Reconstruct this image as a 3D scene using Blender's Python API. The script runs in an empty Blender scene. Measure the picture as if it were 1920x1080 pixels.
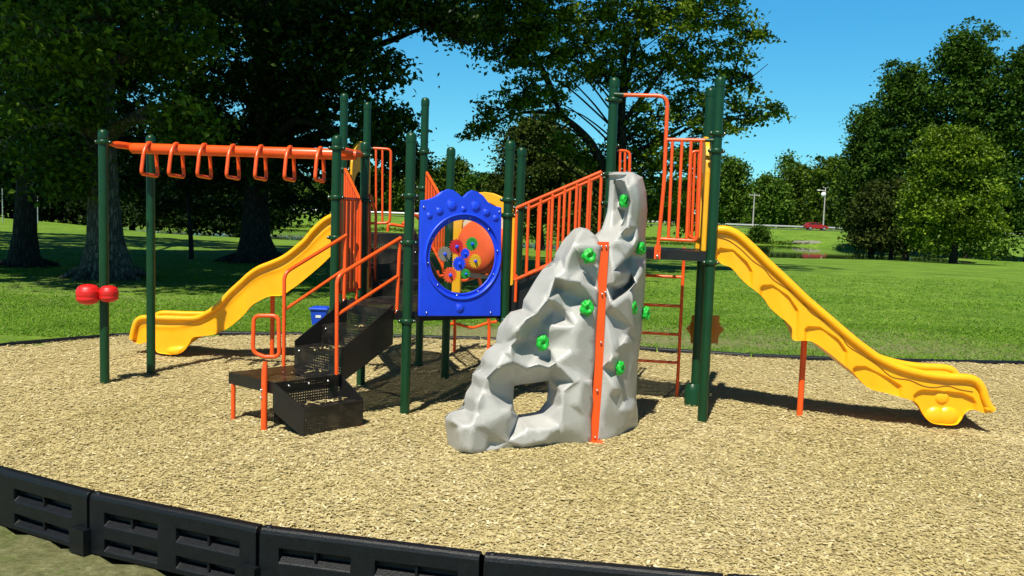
import bpy, bmesh, math, random
import numpy as np
from mathutils import Vector, Matrix, noise, geometry
random.seed(7)
rng = np.random.default_rng(7)
scene = bpy.context.scene
COL = scene.collection
rad = math.radians

# ------------------------------------------------------------------ camera, sky, sun, exposure
F, EYE, PITCH, ROLL = 1660.0, 1.8, rad(4.96), rad(1.95)
cam_d = bpy.data.cameras.new('camera'); cam = bpy.data.objects.new('camera', cam_d); COL.objects.link(cam)
cam_d.sensor_width = 36; cam_d.lens = 36*F/1920; cam_d.clip_start = .05; cam_d.clip_end = 3000
cam.matrix_world = Matrix.Translation((0, 0, EYE)) @ Matrix.Rotation(math.pi/2-PITCH, 4, 'X') @ Matrix.Rotation(ROLL, 4, 'Z')
scene.camera = cam
SUN = Vector((-.2, -.6, 1)).normalized()
world = bpy.data.worlds.new('World'); scene.world = world; world.use_nodes = True
wn = world.node_tree.nodes; bg = wn['Background']; sky = wn.new('ShaderNodeTexSky')
sky.sky_type = 'NISHITA'; sky.sun_disc = False
sky.sun_elevation = math.asin(SUN.z); sky.sun_rotation = math.atan2(SUN.x, SUN.y) % (2*math.pi)
sky.air_density = .75; sky.dust_density = .0; sky.ozone_density = 1.5
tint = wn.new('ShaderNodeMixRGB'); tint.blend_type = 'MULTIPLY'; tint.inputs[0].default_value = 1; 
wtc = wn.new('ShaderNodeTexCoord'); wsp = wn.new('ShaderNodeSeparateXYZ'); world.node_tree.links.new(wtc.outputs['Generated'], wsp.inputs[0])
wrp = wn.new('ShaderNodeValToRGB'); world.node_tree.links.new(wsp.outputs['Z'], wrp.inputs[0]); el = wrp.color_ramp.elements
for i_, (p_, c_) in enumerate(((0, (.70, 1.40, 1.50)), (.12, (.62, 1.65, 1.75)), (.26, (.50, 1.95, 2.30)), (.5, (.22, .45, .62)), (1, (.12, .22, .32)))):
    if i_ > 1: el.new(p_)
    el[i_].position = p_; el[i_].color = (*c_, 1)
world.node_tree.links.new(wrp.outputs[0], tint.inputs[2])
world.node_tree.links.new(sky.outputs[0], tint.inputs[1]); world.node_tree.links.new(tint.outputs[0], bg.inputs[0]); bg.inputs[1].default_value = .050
sd = bpy.data.lights.new('sun', 'SUN'); sd.energy = 4.8; sd.angle = rad(.53); sd.color = (1, .955, .84)
so = bpy.data.objects.new('sun', sd); COL.objects.link(so); so.rotation_euler = (-SUN).to_track_quat('-Z', 'Y').to_euler()
vs = scene.view_settings; vs.view_transform = 'Standard'; vs.look = 'None'; vs.gamma = 1; vs.exposure = 0.55
scene.cycles.max_bounces = 6; scene.cycles.transparent_max_bounces = 10
scene.cycles.use_adaptive_sampling = True

# ------------------------------------------------------------------ measuring helpers (build time only)
_c, _s = math.cos(ROLL), math.sin(ROLL)
_up0 = Vector((0, math.sin(PITCH), math.cos(PITCH))); _fw = Vector((0, math.cos(PITCH), -math.sin(PITCH)))
_rt = _c*Vector((1, 0, 0)) + _s*_up0; _up = -_s*Vector((1, 0, 0)) + _c*_up0
O = Vector((0, 0, EYE))
def ray(u, v): return ((u-960)/F)*_rt - ((v-540)/F)*_up + _fw
def atz(u, v, z=0): r = ray(u, v); return O + r*((z-EYE)/r.z)
def aty(u, v, y): r = ray(u, v); return O + r*(y/r.y)
def atpl(u, v, p, n):
    r = ray(u, v); n = Vector(n); return O + r*((Vector(p)-O).dot(n)/r.dot(n))
def onwall(u, v, a, b, off=0):
    "point on the vertical plane through ground points a, b (shifted by off towards the viewer)"
    d = Vector((b[0]-a[0], b[1]-a[1], 0)).normalized(); n = Vector((d.y, -d.x, 0))
    return atpl(u, v, Vector((a[0], a[1], 0))+n*off, n)

# ------------------------------------------------------------------ materials
M = {}
def nodemat(name, rough=.5, spec=.5):
    m = bpy.data.materials.new(name); m.use_nodes = True; M[name] = m
    b = m.node_tree.nodes['Principled BSDF']; b.inputs['Roughness'].default_value = rough
    b.inputs['Specular IOR Level'].default_value = spec
    return m, m.node_tree.nodes, m.node_tree.links, b
def ramp(n, stops):
    r = n.new('ShaderNodeValToRGB'); e = r.color_ramp.elements
    while len(e) < len(stops): e.new(.5)
    for i, (p, c) in enumerate(stops): e[i].position = p; e[i].color = (*c, 1)
    return r
def paint(name, col, rough=.3, var=.12, scale=6, bump=.0, spec=.5, bscale=80, grime=None):
    m, n, l, b = nodemat(name, rough, spec)
    tc = n.new('ShaderNodeTexCoord'); nz = n.new('ShaderNodeTexNoise'); nz.inputs['Scale'].default_value = scale
    nz.inputs['Detail'].default_value = 6; l.new(tc.outputs['Object'], nz.inputs['Vector'])
    lo = tuple(c*(1-var) for c in col); hi = tuple(min(1, c*(1+var)) for c in col)
    st = [(.3, lo), (.7, hi)]
    r = ramp(n, st); l.new(nz.outputs['Fac'], r.inputs['Fac']); l.new(r.outputs['Color'], b.inputs['Base Color'])
    out = r.outputs['Color']
    n2 = n.new('ShaderNodeTexNoise'); n2.inputs['Scale'].default_value = bscale; n2.inputs['Detail'].default_value = 4
    l.new(tc.outputs['Object'], n2.inputs['Vector'])
    mr = n.new('ShaderNodeMapRange'); mr.inputs[3].default_value = max(0, rough-.08); mr.inputs[4].default_value = rough+.14
    l.new(n2.outputs['Fac'], mr.inputs[0]); l.new(mr.outputs[0], b.inputs['Roughness'])
    if grime:
        n3 = n.new('ShaderNodeTexNoise'); n3.inputs['Scale'].default_value = 14; n3.inputs['Detail'].default_value = 8
        n3.inputs['Roughness'].default_value = .75; l.new(tc.outputs['Object'], n3.inputs['Vector'])
        r3 = ramp(n, [(.56, (0, 0, 0)), (.78, (.5, .5, .5))]); l.new(n3.outputs['Fac'], r3.inputs['Fac'])
        mx = n.new('ShaderNodeMix'); mx.data_type = 'RGBA'; l.new(r3.outputs['Color'], mx.inputs['Factor'])
        l.new(out, mx.inputs['A']); mx.inputs['B'].default_value = (*grime, 1); l.new(mx.outputs['Result'], b.inputs['Base Color'])
    if bump:
        bp = n.new('ShaderNodeBump'); bp.inputs['Strength'].default_value = bump; bp.inputs['Distance'].default_value = .01
        l.new(n2.outputs['Fac'], bp.inputs['Height']); l.new(bp.outputs[0], b.inputs['Normal'])
    return m
paint('orange', (.80, .088, .010), .3, .08)
paint('yellow', (.95, .42, .005), .33, .06, bump=.04, grime=(.62, .30, .02))
paint('hood_yellow', (.80, .40, .01), .4, .06)
paint('green', (.005, .042, .014), .34, .12, spec=.35)
paint('blue', (.012, .065, .82), .36, .08, bump=.03)
paint('red', (.62, .012, .01), .4, .1, bump=.15, bscale=45)
paint('rock', (.40, .395, .375), .36, .07, scale=4, bump=.3, bscale=90, grime=(.27, .25, .22))
paint('hold_green', (.008, .40, .03), .4, .15, bump=.3)
paint('steel', (.6, .6, .62), .25, .05); M['steel'].node_tree.nodes['Principled BSDF'].inputs['Metallic'].default_value = 1
paint('galv', (.42, .44, .46), .45, .1); M['galv'].node_tree.nodes['Principled BSDF'].inputs['Metallic'].default_value = .6
paint('border', (.004, .005, .007), .40, .3, scale=20, bump=.3, bscale=160, spec=.35, grime=(.022, .022, .02))
paint('grey_gear', (.22, .21, .17), .5); paint('gear_red', (.55, .02, .03), .4); paint('gear_green', (.02, .30, .05), .4)
paint('gear_yellow', (.75, .42, .02), .4); paint('gear_orange', (.8, .1, .03), .4); paint('beige', (.62, .55, .38), .55)
paint('wheel_amber', (.42, .15, .012), .4); paint('tube_orange', (.85, .12, .03), .4)
paint('bin_blue', (.01, .06, .55), .45); paint('white_label', (.75, .75, .75), .6)
paint('car_red', (.32, .006, .012), .18); paint('car_glass', (.01, .012, .015), .1); paint('tyre', (.015, .015, .015), .8)
paint('bark', (.085, .068, .05), .9, .5, scale=5, bump=1.0, bscale=18)
paint('wood_pole', (.35, .33, .30), .9, .2)
paint('rockstone', (.2, .19, .16), .9, .3, bump=.5)
def bark(name, lo, hi):
    m, n, l, b = nodemat(name, .95, .2)
    tc = n.new('ShaderNodeTexCoord'); mp = n.new('ShaderNodeMapping'); mp.inputs['Scale'].default_value = (9, 9, 2.2)
    l.new(tc.outputs['Object'], mp.inputs[0])
    v = n.new('ShaderNodeTexVoronoi'); v.feature = 'DISTANCE_TO_EDGE'; v.inputs['Scale'].default_value = 1.4
    nz = n.new('ShaderNodeTexNoise'); nz.inputs['Scale'].default_value = 2.5; nz.inputs['Detail'].default_value = 8
    ad = n.new('ShaderNodeMixRGB'); ad.blend_type = 'ADD'; ad.inputs[0].default_value = .8
    l.new(mp.outputs[0], nz.inputs['Vector']); l.new(mp.outputs[0], ad.inputs[1]); l.new(nz.outputs['Color'], ad.inputs[2])
    l.new(ad.outputs[0], v.inputs['Vector'])
    r = ramp(n, [(.0, lo), (.35, hi)]); l.new(v.outputs['Distance'], r.inputs[0]); l.new(r.outputs[0], b.inputs['Base Color'])
    bp = n.new('ShaderNodeBump'); bp.inputs['Distance'].default_value = .06; bp.inputs['Strength'].default_value = 1
    l.new(v.outputs['Distance'], bp.inputs['Height']); l.new(bp.outputs[0], b.inputs['Normal'])
bark('bark_pale', (.035, .03, .02), (.20, .17, .13))
bark('bark_dark', (.012, .010, .008), (.055, .045, .035))
# perforated, rubber coated black steel: real see-through holes
m, n, l, b = nodemat('perf', .38, .5)
b.inputs['Base Color'].default_value = (.0075, .007, .007, 1)
uv = n.new('ShaderNodeUVMap'); uv.uv_map = 'uv'
sc = n.new('ShaderNodeVectorMath'); sc.operation = 'SCALE'; sc.inputs['Scale'].default_value = 46; l.new(uv.outputs[0], sc.inputs[0])
fr = n.new('ShaderNodeVectorMath'); fr.operation = 'FRACTION'; l.new(sc.outputs[0], fr.inputs[0])
su = n.new('ShaderNodeVectorMath'); su.operation = 'SUBTRACT'; su.inputs[1].default_value = (.5, .5, 0); l.new(fr.outputs[0], su.inputs[0])
ln = n.new('ShaderNodeVectorMath'); ln.operation = 'LENGTH'; l.new(su.outputs[0], ln.inputs[0])
lt = n.new('ShaderNodeMath'); lt.operation = 'LESS_THAN'; lt.inputs[1].default_value = .17; l.new(ln.outputs['Value'], lt.inputs[0])
nz = n.new('ShaderNodeTexNoise'); nz.inputs['Scale'].default_value = 5; tc = n.new('ShaderNodeTexCoord'); l.new(tc.outputs['Object'], nz.inputs['Vector'])
nz2 = n.new('ShaderNodeTexNoise'); nz2.inputs['Scale'].default_value = 9; nz2.inputs['Detail'].default_value = 10; l.new(tc.outputs['Object'], nz2.inputs['Vector'])
rd = ramp(n, [(.45, (.0075, .007, .007)), (.8, (.055, .045, .032))]); l.new(nz2.outputs['Fac'], rd.inputs[0]); l.new(rd.outputs[0], b.inputs['Base Color'])
tr = n.new('ShaderNodeBsdfTransparent'); mx = n.new('ShaderNodeMixShader')
l.new(lt.outputs[0], mx.inputs[0]); l.new(b.outputs[0], mx.inputs[1]); l.new(tr.outputs[0], mx.inputs[2]); l.new(mx.outputs[0], n['Material Output'].inputs[0])
paint('deckblack', (.0085, .008, .008), .36, .3, bump=.15, bscale=200, grime=(.05, .042, .03))
# clear window
m, n, l, b0_ = nodemat('clear', .04, .5); b = n.new('ShaderNodeBsdfGlossy'); b.inputs['Roughness'].default_value = .03
tr = n.new('ShaderNodeBsdfTransparent'); tr.inputs[0].default_value = (.86, .88, .88, 1); mx = n.new('ShaderNodeMixShader'); mx.inputs[0].default_value = .94
l.new(b.outputs[0], mx.inputs[1]); l.new(tr.outputs[0], mx.inputs[2]); l.new(mx.outputs[0], n['Material Output'].inputs[0])
# water
m, n, l, b = nodemat('water', .04, .6); b.inputs['Base Color'].default_value = (.012, .022, .010, 1)
tc = n.new('ShaderNodeTexCoord'); mp = n.new('ShaderNodeMapping'); mp.inputs['Scale'].default_value = (.5, 2.2, 1); l.new(tc.outputs['Object'], mp.inputs[0])
nz = n.new('ShaderNodeTexNoise'); nz.inputs['Scale'].default_value = 1.1; nz.inputs['Detail'].default_value = 3; l.new(mp.outputs[0], nz.inputs['Vector'])
bp = n.new('ShaderNodeBump'); bp.inputs['Strength'].default_value = .012; bp.inputs['Distance'].default_value = .05; l.new(nz.outputs['Fac'], bp.inputs['Height']); l.new(bp.outputs[0], b.inputs['Normal'])
# leaves, blades and chips: colour varies per island
def island(name, stops, rough=.5, trans=.0, spec=.3, patch=None):
    spec *= .5
    m, n, l, b = nodemat(name, rough, spec)
    g = n.new('ShaderNodeNewGeometry'); r = ramp(n, stops); l.new(g.outputs['Random Per Island'], r.inputs[0])
    out = r.outputs[0]
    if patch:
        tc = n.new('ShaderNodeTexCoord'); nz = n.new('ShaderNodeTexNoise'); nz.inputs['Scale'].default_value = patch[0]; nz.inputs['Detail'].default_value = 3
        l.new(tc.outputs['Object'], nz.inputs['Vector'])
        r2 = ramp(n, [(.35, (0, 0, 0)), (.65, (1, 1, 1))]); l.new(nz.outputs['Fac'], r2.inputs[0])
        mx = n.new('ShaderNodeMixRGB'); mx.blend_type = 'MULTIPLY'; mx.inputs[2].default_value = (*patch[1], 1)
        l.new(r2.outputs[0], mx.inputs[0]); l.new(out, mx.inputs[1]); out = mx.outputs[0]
    l.new(out, b.inputs['Base Color'])
    if trans:
        t = n.new('ShaderNodeBsdfTranslucent'); l.new(out, t.inputs[0]); mx = n.new('ShaderNodeMixShader'); mx.inputs[0].default_value = trans
        l.new(b.outputs[0], mx.inputs[1]); l.new(t.outputs[0], mx.inputs[2]); l.new(mx.outputs[0], n['Material Output'].inputs[0])
    return m
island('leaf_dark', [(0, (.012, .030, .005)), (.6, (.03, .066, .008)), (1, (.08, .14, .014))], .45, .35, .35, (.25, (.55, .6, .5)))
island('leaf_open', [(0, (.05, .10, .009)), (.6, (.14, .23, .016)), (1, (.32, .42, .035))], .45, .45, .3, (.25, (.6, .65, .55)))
island('leaf_lake_shade', [(0, (.008, .020, .004)), (.6, (.016, .036, .006)), (1, (.035, .06, .010))], .6, .15, .2, (.03, (.5, .6, .5)))  # near-black greens: shade of overhanging canopies put into the leaf colour
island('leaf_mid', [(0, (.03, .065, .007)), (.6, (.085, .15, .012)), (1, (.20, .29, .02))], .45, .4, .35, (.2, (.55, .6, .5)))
island('leaf_fresh', [(0, (.045, .10, .007)), (.6, (.135, .22, .011)), (1, (.26, .35, .022))], .45, .3, .35, (.3, (.6, .65, .5)))  # fresh yellow-green foliage of the front park tree
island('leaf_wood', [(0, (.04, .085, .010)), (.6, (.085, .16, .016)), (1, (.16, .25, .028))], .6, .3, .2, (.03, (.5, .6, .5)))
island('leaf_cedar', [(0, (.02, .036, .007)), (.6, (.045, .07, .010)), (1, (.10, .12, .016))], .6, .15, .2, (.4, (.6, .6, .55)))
island('chips', [(0, (.24, .16, .06)), (.03, (.42, .33, .15)), (.3, (.51, .42, .21)), (.85, (.61, .51, .27)), (1, (.78, .70, .48))], .85, .12, .15, (.5, (.90, .90, .80)))
island('blades', [(0, (.07, .17, .010)), (.6, (.13, .27, .016)), (.92, (.22, .36, .04)), (1, (.38, .38, .16))], .6, .25, .2, (.7, (.7, .78, .7)))
# mulch bed
m, n, l, b = nodemat('mulch', .9, .1)
tc = n.new('ShaderNodeTexCoord'); mp = n.new('ShaderNodeMapping'); mp.inputs['Scale'].default_value = (22, 55, 30); l.new(tc.outputs['Object'], mp.inputs[0])
v = n.new('ShaderNodeTexVoronoi'); v.inputs['Scale'].default_value = 1.6; l.new(mp.outputs[0], v.inputs['Vector'])
nz = n.new('ShaderNodeTexNoise'); nz.inputs['Scale'].default_value = .6; nz.inputs['Detail'].default_value = 5; l.new(tc.outputs['Object'], nz.inputs['Vector'])
sp = n.new('ShaderNodeSeparateColor'); l.new(v.outputs['Color'], sp.inputs[0])
r = ramp(n, [(0, (.40, .31, .14)), (.4, (.50, .41, .20)), (1, (.60, .50, .26))]); l.new(sp.outputs[0], r.inputs[0])
r2 = ramp(n, [(.3, (.78, .78, .72)), (.7, (1, 1, 1))]); l.new(nz.outputs['Fac'], r2.inputs[0])
mx = n.new('ShaderNodeMixRGB'); mx.blend_type = 'MULTIPLY'; mx.inputs[0].default_value = 1; l.new(r.outputs[0], mx.inputs[1]); l.new(r2.outputs[0], mx.inputs[2])
l.new(mx.outputs[0], b.inputs['Base Color'])
bp = n.new('ShaderNodeBump'); bp.inputs['Strength'].default_value = .8; bp.inputs['Distance'].default_value = .02; l.new(v.outputs['Distance'], bp.inputs['Height']); l.new(bp.outputs[0], b.inputs['Normal'])
# lawn: green with dry, bare soil where the 'dirt' attribute says so
m, n, l, b = nodemat('lawn', .9, .15)
tc = n.new('ShaderNodeTexCoord')
def nzz(s, d=6, rg=.6):
    q = n.new('ShaderNodeTexNoise'); q.inputs['Scale'].default_value = s; q.inputs['Detail'].default_value = d; q.inputs['Roughness'].default_value = rg
    l.new(tc.outputs['Object'], q.inputs['Vector']); return q
a1, a2, a3, a4 = nzz(14, 8, .8), nzz(.22, 6, .7), nzz(1.6, 8, .75), nzz(1.1, 9, .85)
r1 = ramp(n, [(.30, (.045, .125, .006)), (.5, (.125, .245, .018)), (.72, (.26, .38, .06))]); l.new(a1.outputs['Fac'], r1.inputs[0])
r4 = ramp(n, [(.36, (.55, .62, .5)), (.64, (1.35, 1.22, 1.45))]); l.new(a4.outputs['Fac'], r4.inputs[0])
r2 = ramp(n, [(.35, (.72, .78, .75)), (.65, (1.25, 1.12, 1.3))]); l.new(a2.outputs['Fac'], r2.inputs[0])
mx = n.new('ShaderNodeMixRGB'); mx.blend_type = 'MULTIPLY'; mx.inputs[0].default_value = 1; l.new(r1.outputs[0], mx.inputs[1]); l.new(r2.outputs[0], mx.inputs[2])
m3 = n.new('ShaderNodeMixRGB'); m3.blend_type = 'MULTIPLY'; m3.inputs[0].default_value = 1; l.new(mx.outputs[0], m3.inputs[1]); l.new(r4.outputs[0], m3.inputs[2]); mx = m3
rs = ramp(n, [(.3, (.10, .11, .04)), (.5, (.21, .21, .09)), (.75, (.38, .37, .20))]); l.new(a1.outputs['Fac'], rs.inputs[0])
at = n.new('ShaderNodeAttribute'); at.attribute_name = 'dirt'
ad = n.new('ShaderNodeMath'); ad.operation = 'ADD'; l.new(at.outputs['Fac'], ad.inputs[0]); l.new(a3.outputs['Fac'], ad.inputs[1])
rm = ramp(n, [(.57, (0, 0, 0)), (.93, (1, 1, 1))]); l.new(ad.outputs[0], rm.inputs[0])
m2 = n.new('ShaderNodeMixRGB'); l.new(rm.outputs[0], m2.inputs[0]); l.new(mx.outputs[0], m2.inputs[1]); l.new(rs.outputs[0], m2.inputs[2])
l.new(m2.outputs[0], b.inputs['Base Color'])
bp = n.new('ShaderNodeBump'); bp.inputs['Strength'].default_value = .9; bp.inputs['Distance'].default_value = .05; l.new(a1.outputs['Fac'], bp.inputs['Height']); l.new(bp.outputs[0], b.inputs['Normal'])
paint('asphalt', (.09, .09, .09), .9, .2)

# ------------------------------------------------------------------ mesh builder
class MB:
    def __init__(s): s.v = []; s.f = []; s.m = []; s.uv = []; s.sm = []
    def add(s, verts, faces, mi=0, smooth=False, uvs=None):
        k = len(s.v); s.v += [tuple(p) for p in verts]
        for i, f in enumerate(faces):
            s.f.append([k+j for j in f]); s.m.append(mi); s.sm.append(smooth); s.uv.append(uvs[i] if uvs else None)
        return s
    def tube(s, path, r, n=12, mi=0, caps=True, closed=False):
        P = [Vector(p) for p in path]; N = len(P)
        R = r if isinstance(r, (list, tuple)) else [r]*N
        V = []; prev = None
        for i, p in enumerate(P):
            if closed: t = (P[(i+1) % N]-P[i-1]).normalized()
            else: t = ((P[min(i+1, N-1)]-p).normalized() + (p-P[max(i-1, 0)]).normalized()).normalized()
            if prev is None:
                a = Vector((0, 0, 1)) if abs(t.z) < .9 else Vector((1, 0, 0)); x = t.cross(a).normalized()
            else: x = (prev - t*prev.dot(t)).normalized()
            prev = x; y = t.cross(x)
            for k in range(n):
                A = 2*math.pi*k/n; V.append(p + (x*math.cos(A)+y*math.sin(A))*R[i])
        Fc = []
        for i in range(N if closed else N-1):
            j = (i+1) % N
            for k in range(n): Fc.append((i*n+k, i*n+(k+1) % n, j*n+(k+1) % n, j*n+k))
        s.add(V, Fc, mi, True)
        if caps and not closed:
            s.add(V[:n], [tuple(range(n-1, -1, -1))], mi); s.add(V[-n:], [tuple(range(n))], mi)
        return s
    def lathe(s, c, prof, n=20, mi=0, axis=(0, 0, 1), smooth=True):
        ax = Vector(axis).normalized(); a = Vector((1, 0, 0)) if abs(ax.x) < .9 else Vector((0, 1, 0))
        x = ax.cross(a).normalized(); y = ax.cross(x); c = Vector(c); V = []
        for r, h in prof:
            for k in range(n): A = 2*math.pi*k/n; V.append(c+ax*h+(x*math.cos(A)+y*math.sin(A))*r)
        Fc = [(i*n+k, i*n+(k+1) % n, (i+1)*n+(k+1) % n, (i+1)*n+k) for i in range(len(prof)-1) for k in range(n)]
        return s.add(V, Fc, mi, smooth)
    def ball(s, c, r, mi=0, nu=12, nv=8, sc=(1, 1, 1), axis=None):
        V = []; c = Vector(c)
        for j in range(nv+1):
            T = math.pi*j/nv
            for k in range(nu):
                A = 2*math.pi*k/nu; V.append(c+Vector((r*sc[0]*math.sin(T)*math.cos(A), r*sc[1]*math.sin(T)*math.sin(A), r*sc[2]*math.cos(T))))
        return s.add(V, [(j*nu+k, (j+1)*nu+k, (j+1)*nu+(k+1) % nu, j*nu+(k+1) % nu) for j in range(nv) for k in range(nu)], mi, True)
    def box(s, o, ex, ey, ez, mi=0):
        "o corner, three edge vectors; uv in metres"
        o, ex, ey, ez = map(Vector, (o, ex, ey, ez))
        c = [o, o+ex, o+ex+ey, o+ey, o+ez, o+ex+ez, o+ex+ey+ez, o+ey+ez]
        for q in ((0, 3, 2, 1), (4, 5, 6, 7), (0, 1, 5, 4), (1, 2, 6, 5), (2, 3, 7, 6), (3, 0, 4, 7)):
            s.quad(*[c[i] for i in q], mi=mi)
        return s
    def quad(s, a, b, c, d, mi=0):
        a, b, c, d = map(Vector, (a, b, c, d)); w = (b-a).length; h = (d-a).length
        return s.add([a, b, c, d], [(0, 1, 2, 3)], mi, False, [[(0, 0), (w, 0), (w, h), (0, h)]])
    def prism(s, pts, off, mi=0):
        pts = [Vector(p) for p in pts]; off = Vector(off); n = len(pts); V = pts+[p+off for p in pts]
        s.add(V, [tuple(range(n)), tuple(range(2*n-1, n-1, -1))], mi)
        return s.add(V, [(i, i+n, (i+1) % n+n, (i+1) % n) for i in range(n)], mi)
    def build(s, name, mats, parent=None, bevel=0, weld=False):
        me = bpy.data.meshes.new(name); me.from_pydata(s.v, [], s.f)
        mats = [mats] if isinstance(mats, str) else mats
        for q in mats: me.materials.append(M[q])
        me.polygons.foreach_set('material_index', s.m); me.polygons.foreach_set('use_smooth', s.sm)
        if any(u is not None for u in s.uv):
            L = me.uv_layers.new(name='uv')
            for p, u in zip(me.polygons, s.uv):
                if u:
                    for li, q in zip(p.loop_indices, u): L.data[li].uv = q
        me.update()
        bm = bmesh.new(); bm.from_mesh(me)
        if weld: bmesh.ops.remove_doubles(bm, verts=bm.verts, dist=1e-4)
        bmesh.ops.recalc_face_normals(bm, faces=bm.faces); bm.to_mesh(me); bm.free()
        o = bpy.data.objects.new(name, me); COL.objects.link(o); child(o, parent)
        if bevel:
            b = o.modifiers.new('b', 'BEVEL'); b.width = bevel; b.segments = 3; b.limit_method = 'ANGLE'; b.angle_limit = rad(40); b.harden_normals = False
        return o
def child(o, parent):
    if parent:
        o.parent = parent
        if parent.type == 'EMPTY': o.matrix_parent_inverse = parent.matrix_basis.inverted()
def tag(o, label=None, cat=None, group=None, kind=None):
    if label: o['label'] = label
    if cat: o['category'] = cat
    if group: o['group'] = group
    if kind: o['kind'] = kind
    return o
def empty(name, loc, label, cat, group=None):
    e = bpy.data.objects.new(name, None); COL.objects.link(e); e.matrix_basis = Matrix.Translation(loc); e.empty_display_size = .2
    return tag(e, label, cat, group)
def bigmesh(name, V, Q, mat, parent=None, smooth=False):
    "numpy verts (n,3) and faces (m,k)"
    me = bpy.data.meshes.new(name); k = Q.shape[1]
    me.vertices.add(len(V)); me.vertices.foreach_set('co', V.astype(np.float32).ravel())
    me.loops.add(Q.size); me.loops.foreach_set('vertex_index', Q.astype(np.int32).ravel())
    me.polygons.add(len(Q)); me.polygons.foreach_set('loop_start', np.arange(0, Q.size, k, dtype=np.int32))
    me.polygons.foreach_set('use_smooth', np.full(len(Q), smooth)); me.materials.append(M[mat]); me.update(calc_edges=True); me.validate()
    o = bpy.data.objects.new(name, me); COL.objects.link(o); child(o, parent); return o
def arc(pts, r=.06, seg=6):
    "polyline with rounded corners"
    P = [Vector(p) for p in pts]; out = [P[0]]
    for i in range(1, len(P)-1):
        a, b, c = P[i-1], P[i], P[i+1]; d1 = (a-b); d2 = (c-b); k = min(r, d1.length*.45, d2.length*.45)
        s0 = b+d1.normalized()*k; s1 = b+d2.normalized()*k
        for j in range(seg+1):
            t = j/seg; out.append(s0*(1-t)**2+b*2*t*(1-t)+s1*t*t)
    out.append(P[-1]); return out

# ------------------------------------------------------------------ border ring and terrain
RING = [(-2.479, 5.133), (-1.334, 4.665), (-.109, 4.385), (1.10, 4.205), (2.32, 4.13), (3.54, 4.24), (4.74, 4.60), (5.89, 5.0), (6.97, 5.55), (7.93, 6.3), (8.7, 7.25),
        (9.1, 8.4), (9.15, 9.6), (8.85, 10.75), (8.0, 11.6), (6.84, 11.72), (5.62, 11.60), (4.40, 11.50), (3.18, 11.56), (1.98, 11.80), (.80, 12.13), (-.41, 12.25), (-1.63, 12.20),
        (-2.85, 12.10), (-4.05, 11.92), (-5.15, 11.42), (-5.95, 10.5), (-6.45, 9.4), (-6.5, 8.2), (-6.0, 7.1), (-5.05, 6.35), (-3.85, 5.85)]
def inring(x, y, pad=0):
    c = (1.2, 8.2); ins = False; n = len(RING)
    x = c[0]+(x-c[0])*(1+pad); y = c[1]+(y-c[1])*(1+pad)
    x1 = np.array([p[0] for p in RING]); y1 = np.array([p[1] for p in RING]); x2 = np.roll(x1, -1); y2 = np.roll(y1, -1)
    x = np.asarray(x, float); y = np.asarray(y, float); cnt = np.zeros(x.shape, int)
    for a, b_, c_, d in zip(x1, y1, x2, y2):
        cond = (b_ > y) != (d > y)
        with np.errstate(divide='ignore', invalid='ignore'):
            xi = (c_-a)*(y-b_)/(d-b_+1e-12)+a
        cnt += (cond & (x < xi)).astype(int)
    return cnt % 2 == 1
def sstep(a, b, x): t = np.clip((x-a)/(b-a), 0, 1); return t*t*(3-2*t)
def wob(x, y, s=1.0):
    return (np.sin(x*.9*s+1.3)*np.cos(y*1.1*s+.4)+.5*np.sin(x*2.3*s+y*1.7*s)+.35*np.cos(x*4.1*s-y*3.3*s+2))/1.85
def mulch_z(x, y): return .020*wob(x, y)+.012*wob(x*1.7, y*1.4, 1.9)+.006*wob(x, y, 5.3)-.03*np.exp(-((x-4.6)**2/.35+(y-7.7)**2/.12))
def shore(x): return 89+np.clip((-28-x)/32, 0, 1.2)*28+1.2*np.sin(x*.21)+.6*np.sin(x*.63)
def terr(x, y):
    x = np.asarray(x, float); y = np.asarray(y, float)
    z = -.33*(1-sstep(6.0, 8.5, y)) + 0*x
    sh = shore(x)
    t = np.clip((y-14)/(sh-14), 0, 1)
    left = sstep(10, 60, -x)*.9
    low = -1.95+left*(1-sstep(.75, 1, t))
    z = z+t*low*(.25+.75*t)
    inpond = sstep(0, 5, y-sh)*(1-sstep(131, 134, y))*(1-sstep(41, 50, x+np.sin(y*.3)*1.5))
    right = sstep(41, 52, x)
    z = np.where(y > sh, z-inpond*1.6, z)
    up = sstep(133, 165, y)
    up2 = sstep(100, 170, y)*right+up*(1-right)
    z = z*(1-up2)+up2*(.05)
    z = z+np.where((y > 16), .06*wob(x*.2, y*.2)*np.clip((y-16)/20, 0, 1), 0)
    return z
def ground(u, v):
    r = ray(u, v); t = 5.0
    while t < 700:
        p = O+r*t
        if p.z < float(terr(p.x, p.y)): return Vector((p.x, p.y, float(terr(p.x, p.y))))
        t *= 1.004
    return O+r*700
xs = np.concatenate([-np.geomspace(600, 11, 90), np.arange(-10.8, 10.81, .2), np.geomspace(11, 600, 90)])
ys = np.concatenate([np.arange(-30, 3, 1.5), np.arange(3, 14, .2), np.arange(14, 60, .5), np.arange(60, 180, 1.2), np.geomspace(182, 900, 40)])
X, Y = np.meshgrid(xs, ys); Zt = terr(X, Y); ins = inring(X, Y, .03); Zt = np.where(ins, -.45, Zt)
nx, ny = len(xs), len(ys)
idx = np.arange(nx*ny).reshape(ny, nx)
Q = np.stack([idx[:-1, :-1], idx[:-1, 1:], idx[1:, 1:], idx[1:, :-1]], -1).reshape(-1, 4)
gr = bigmesh('ground', np.stack([X, Y, Zt], -1).reshape(-1, 3), Q, 'lawn', smooth=True); tag(gr, kind='structure')
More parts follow.
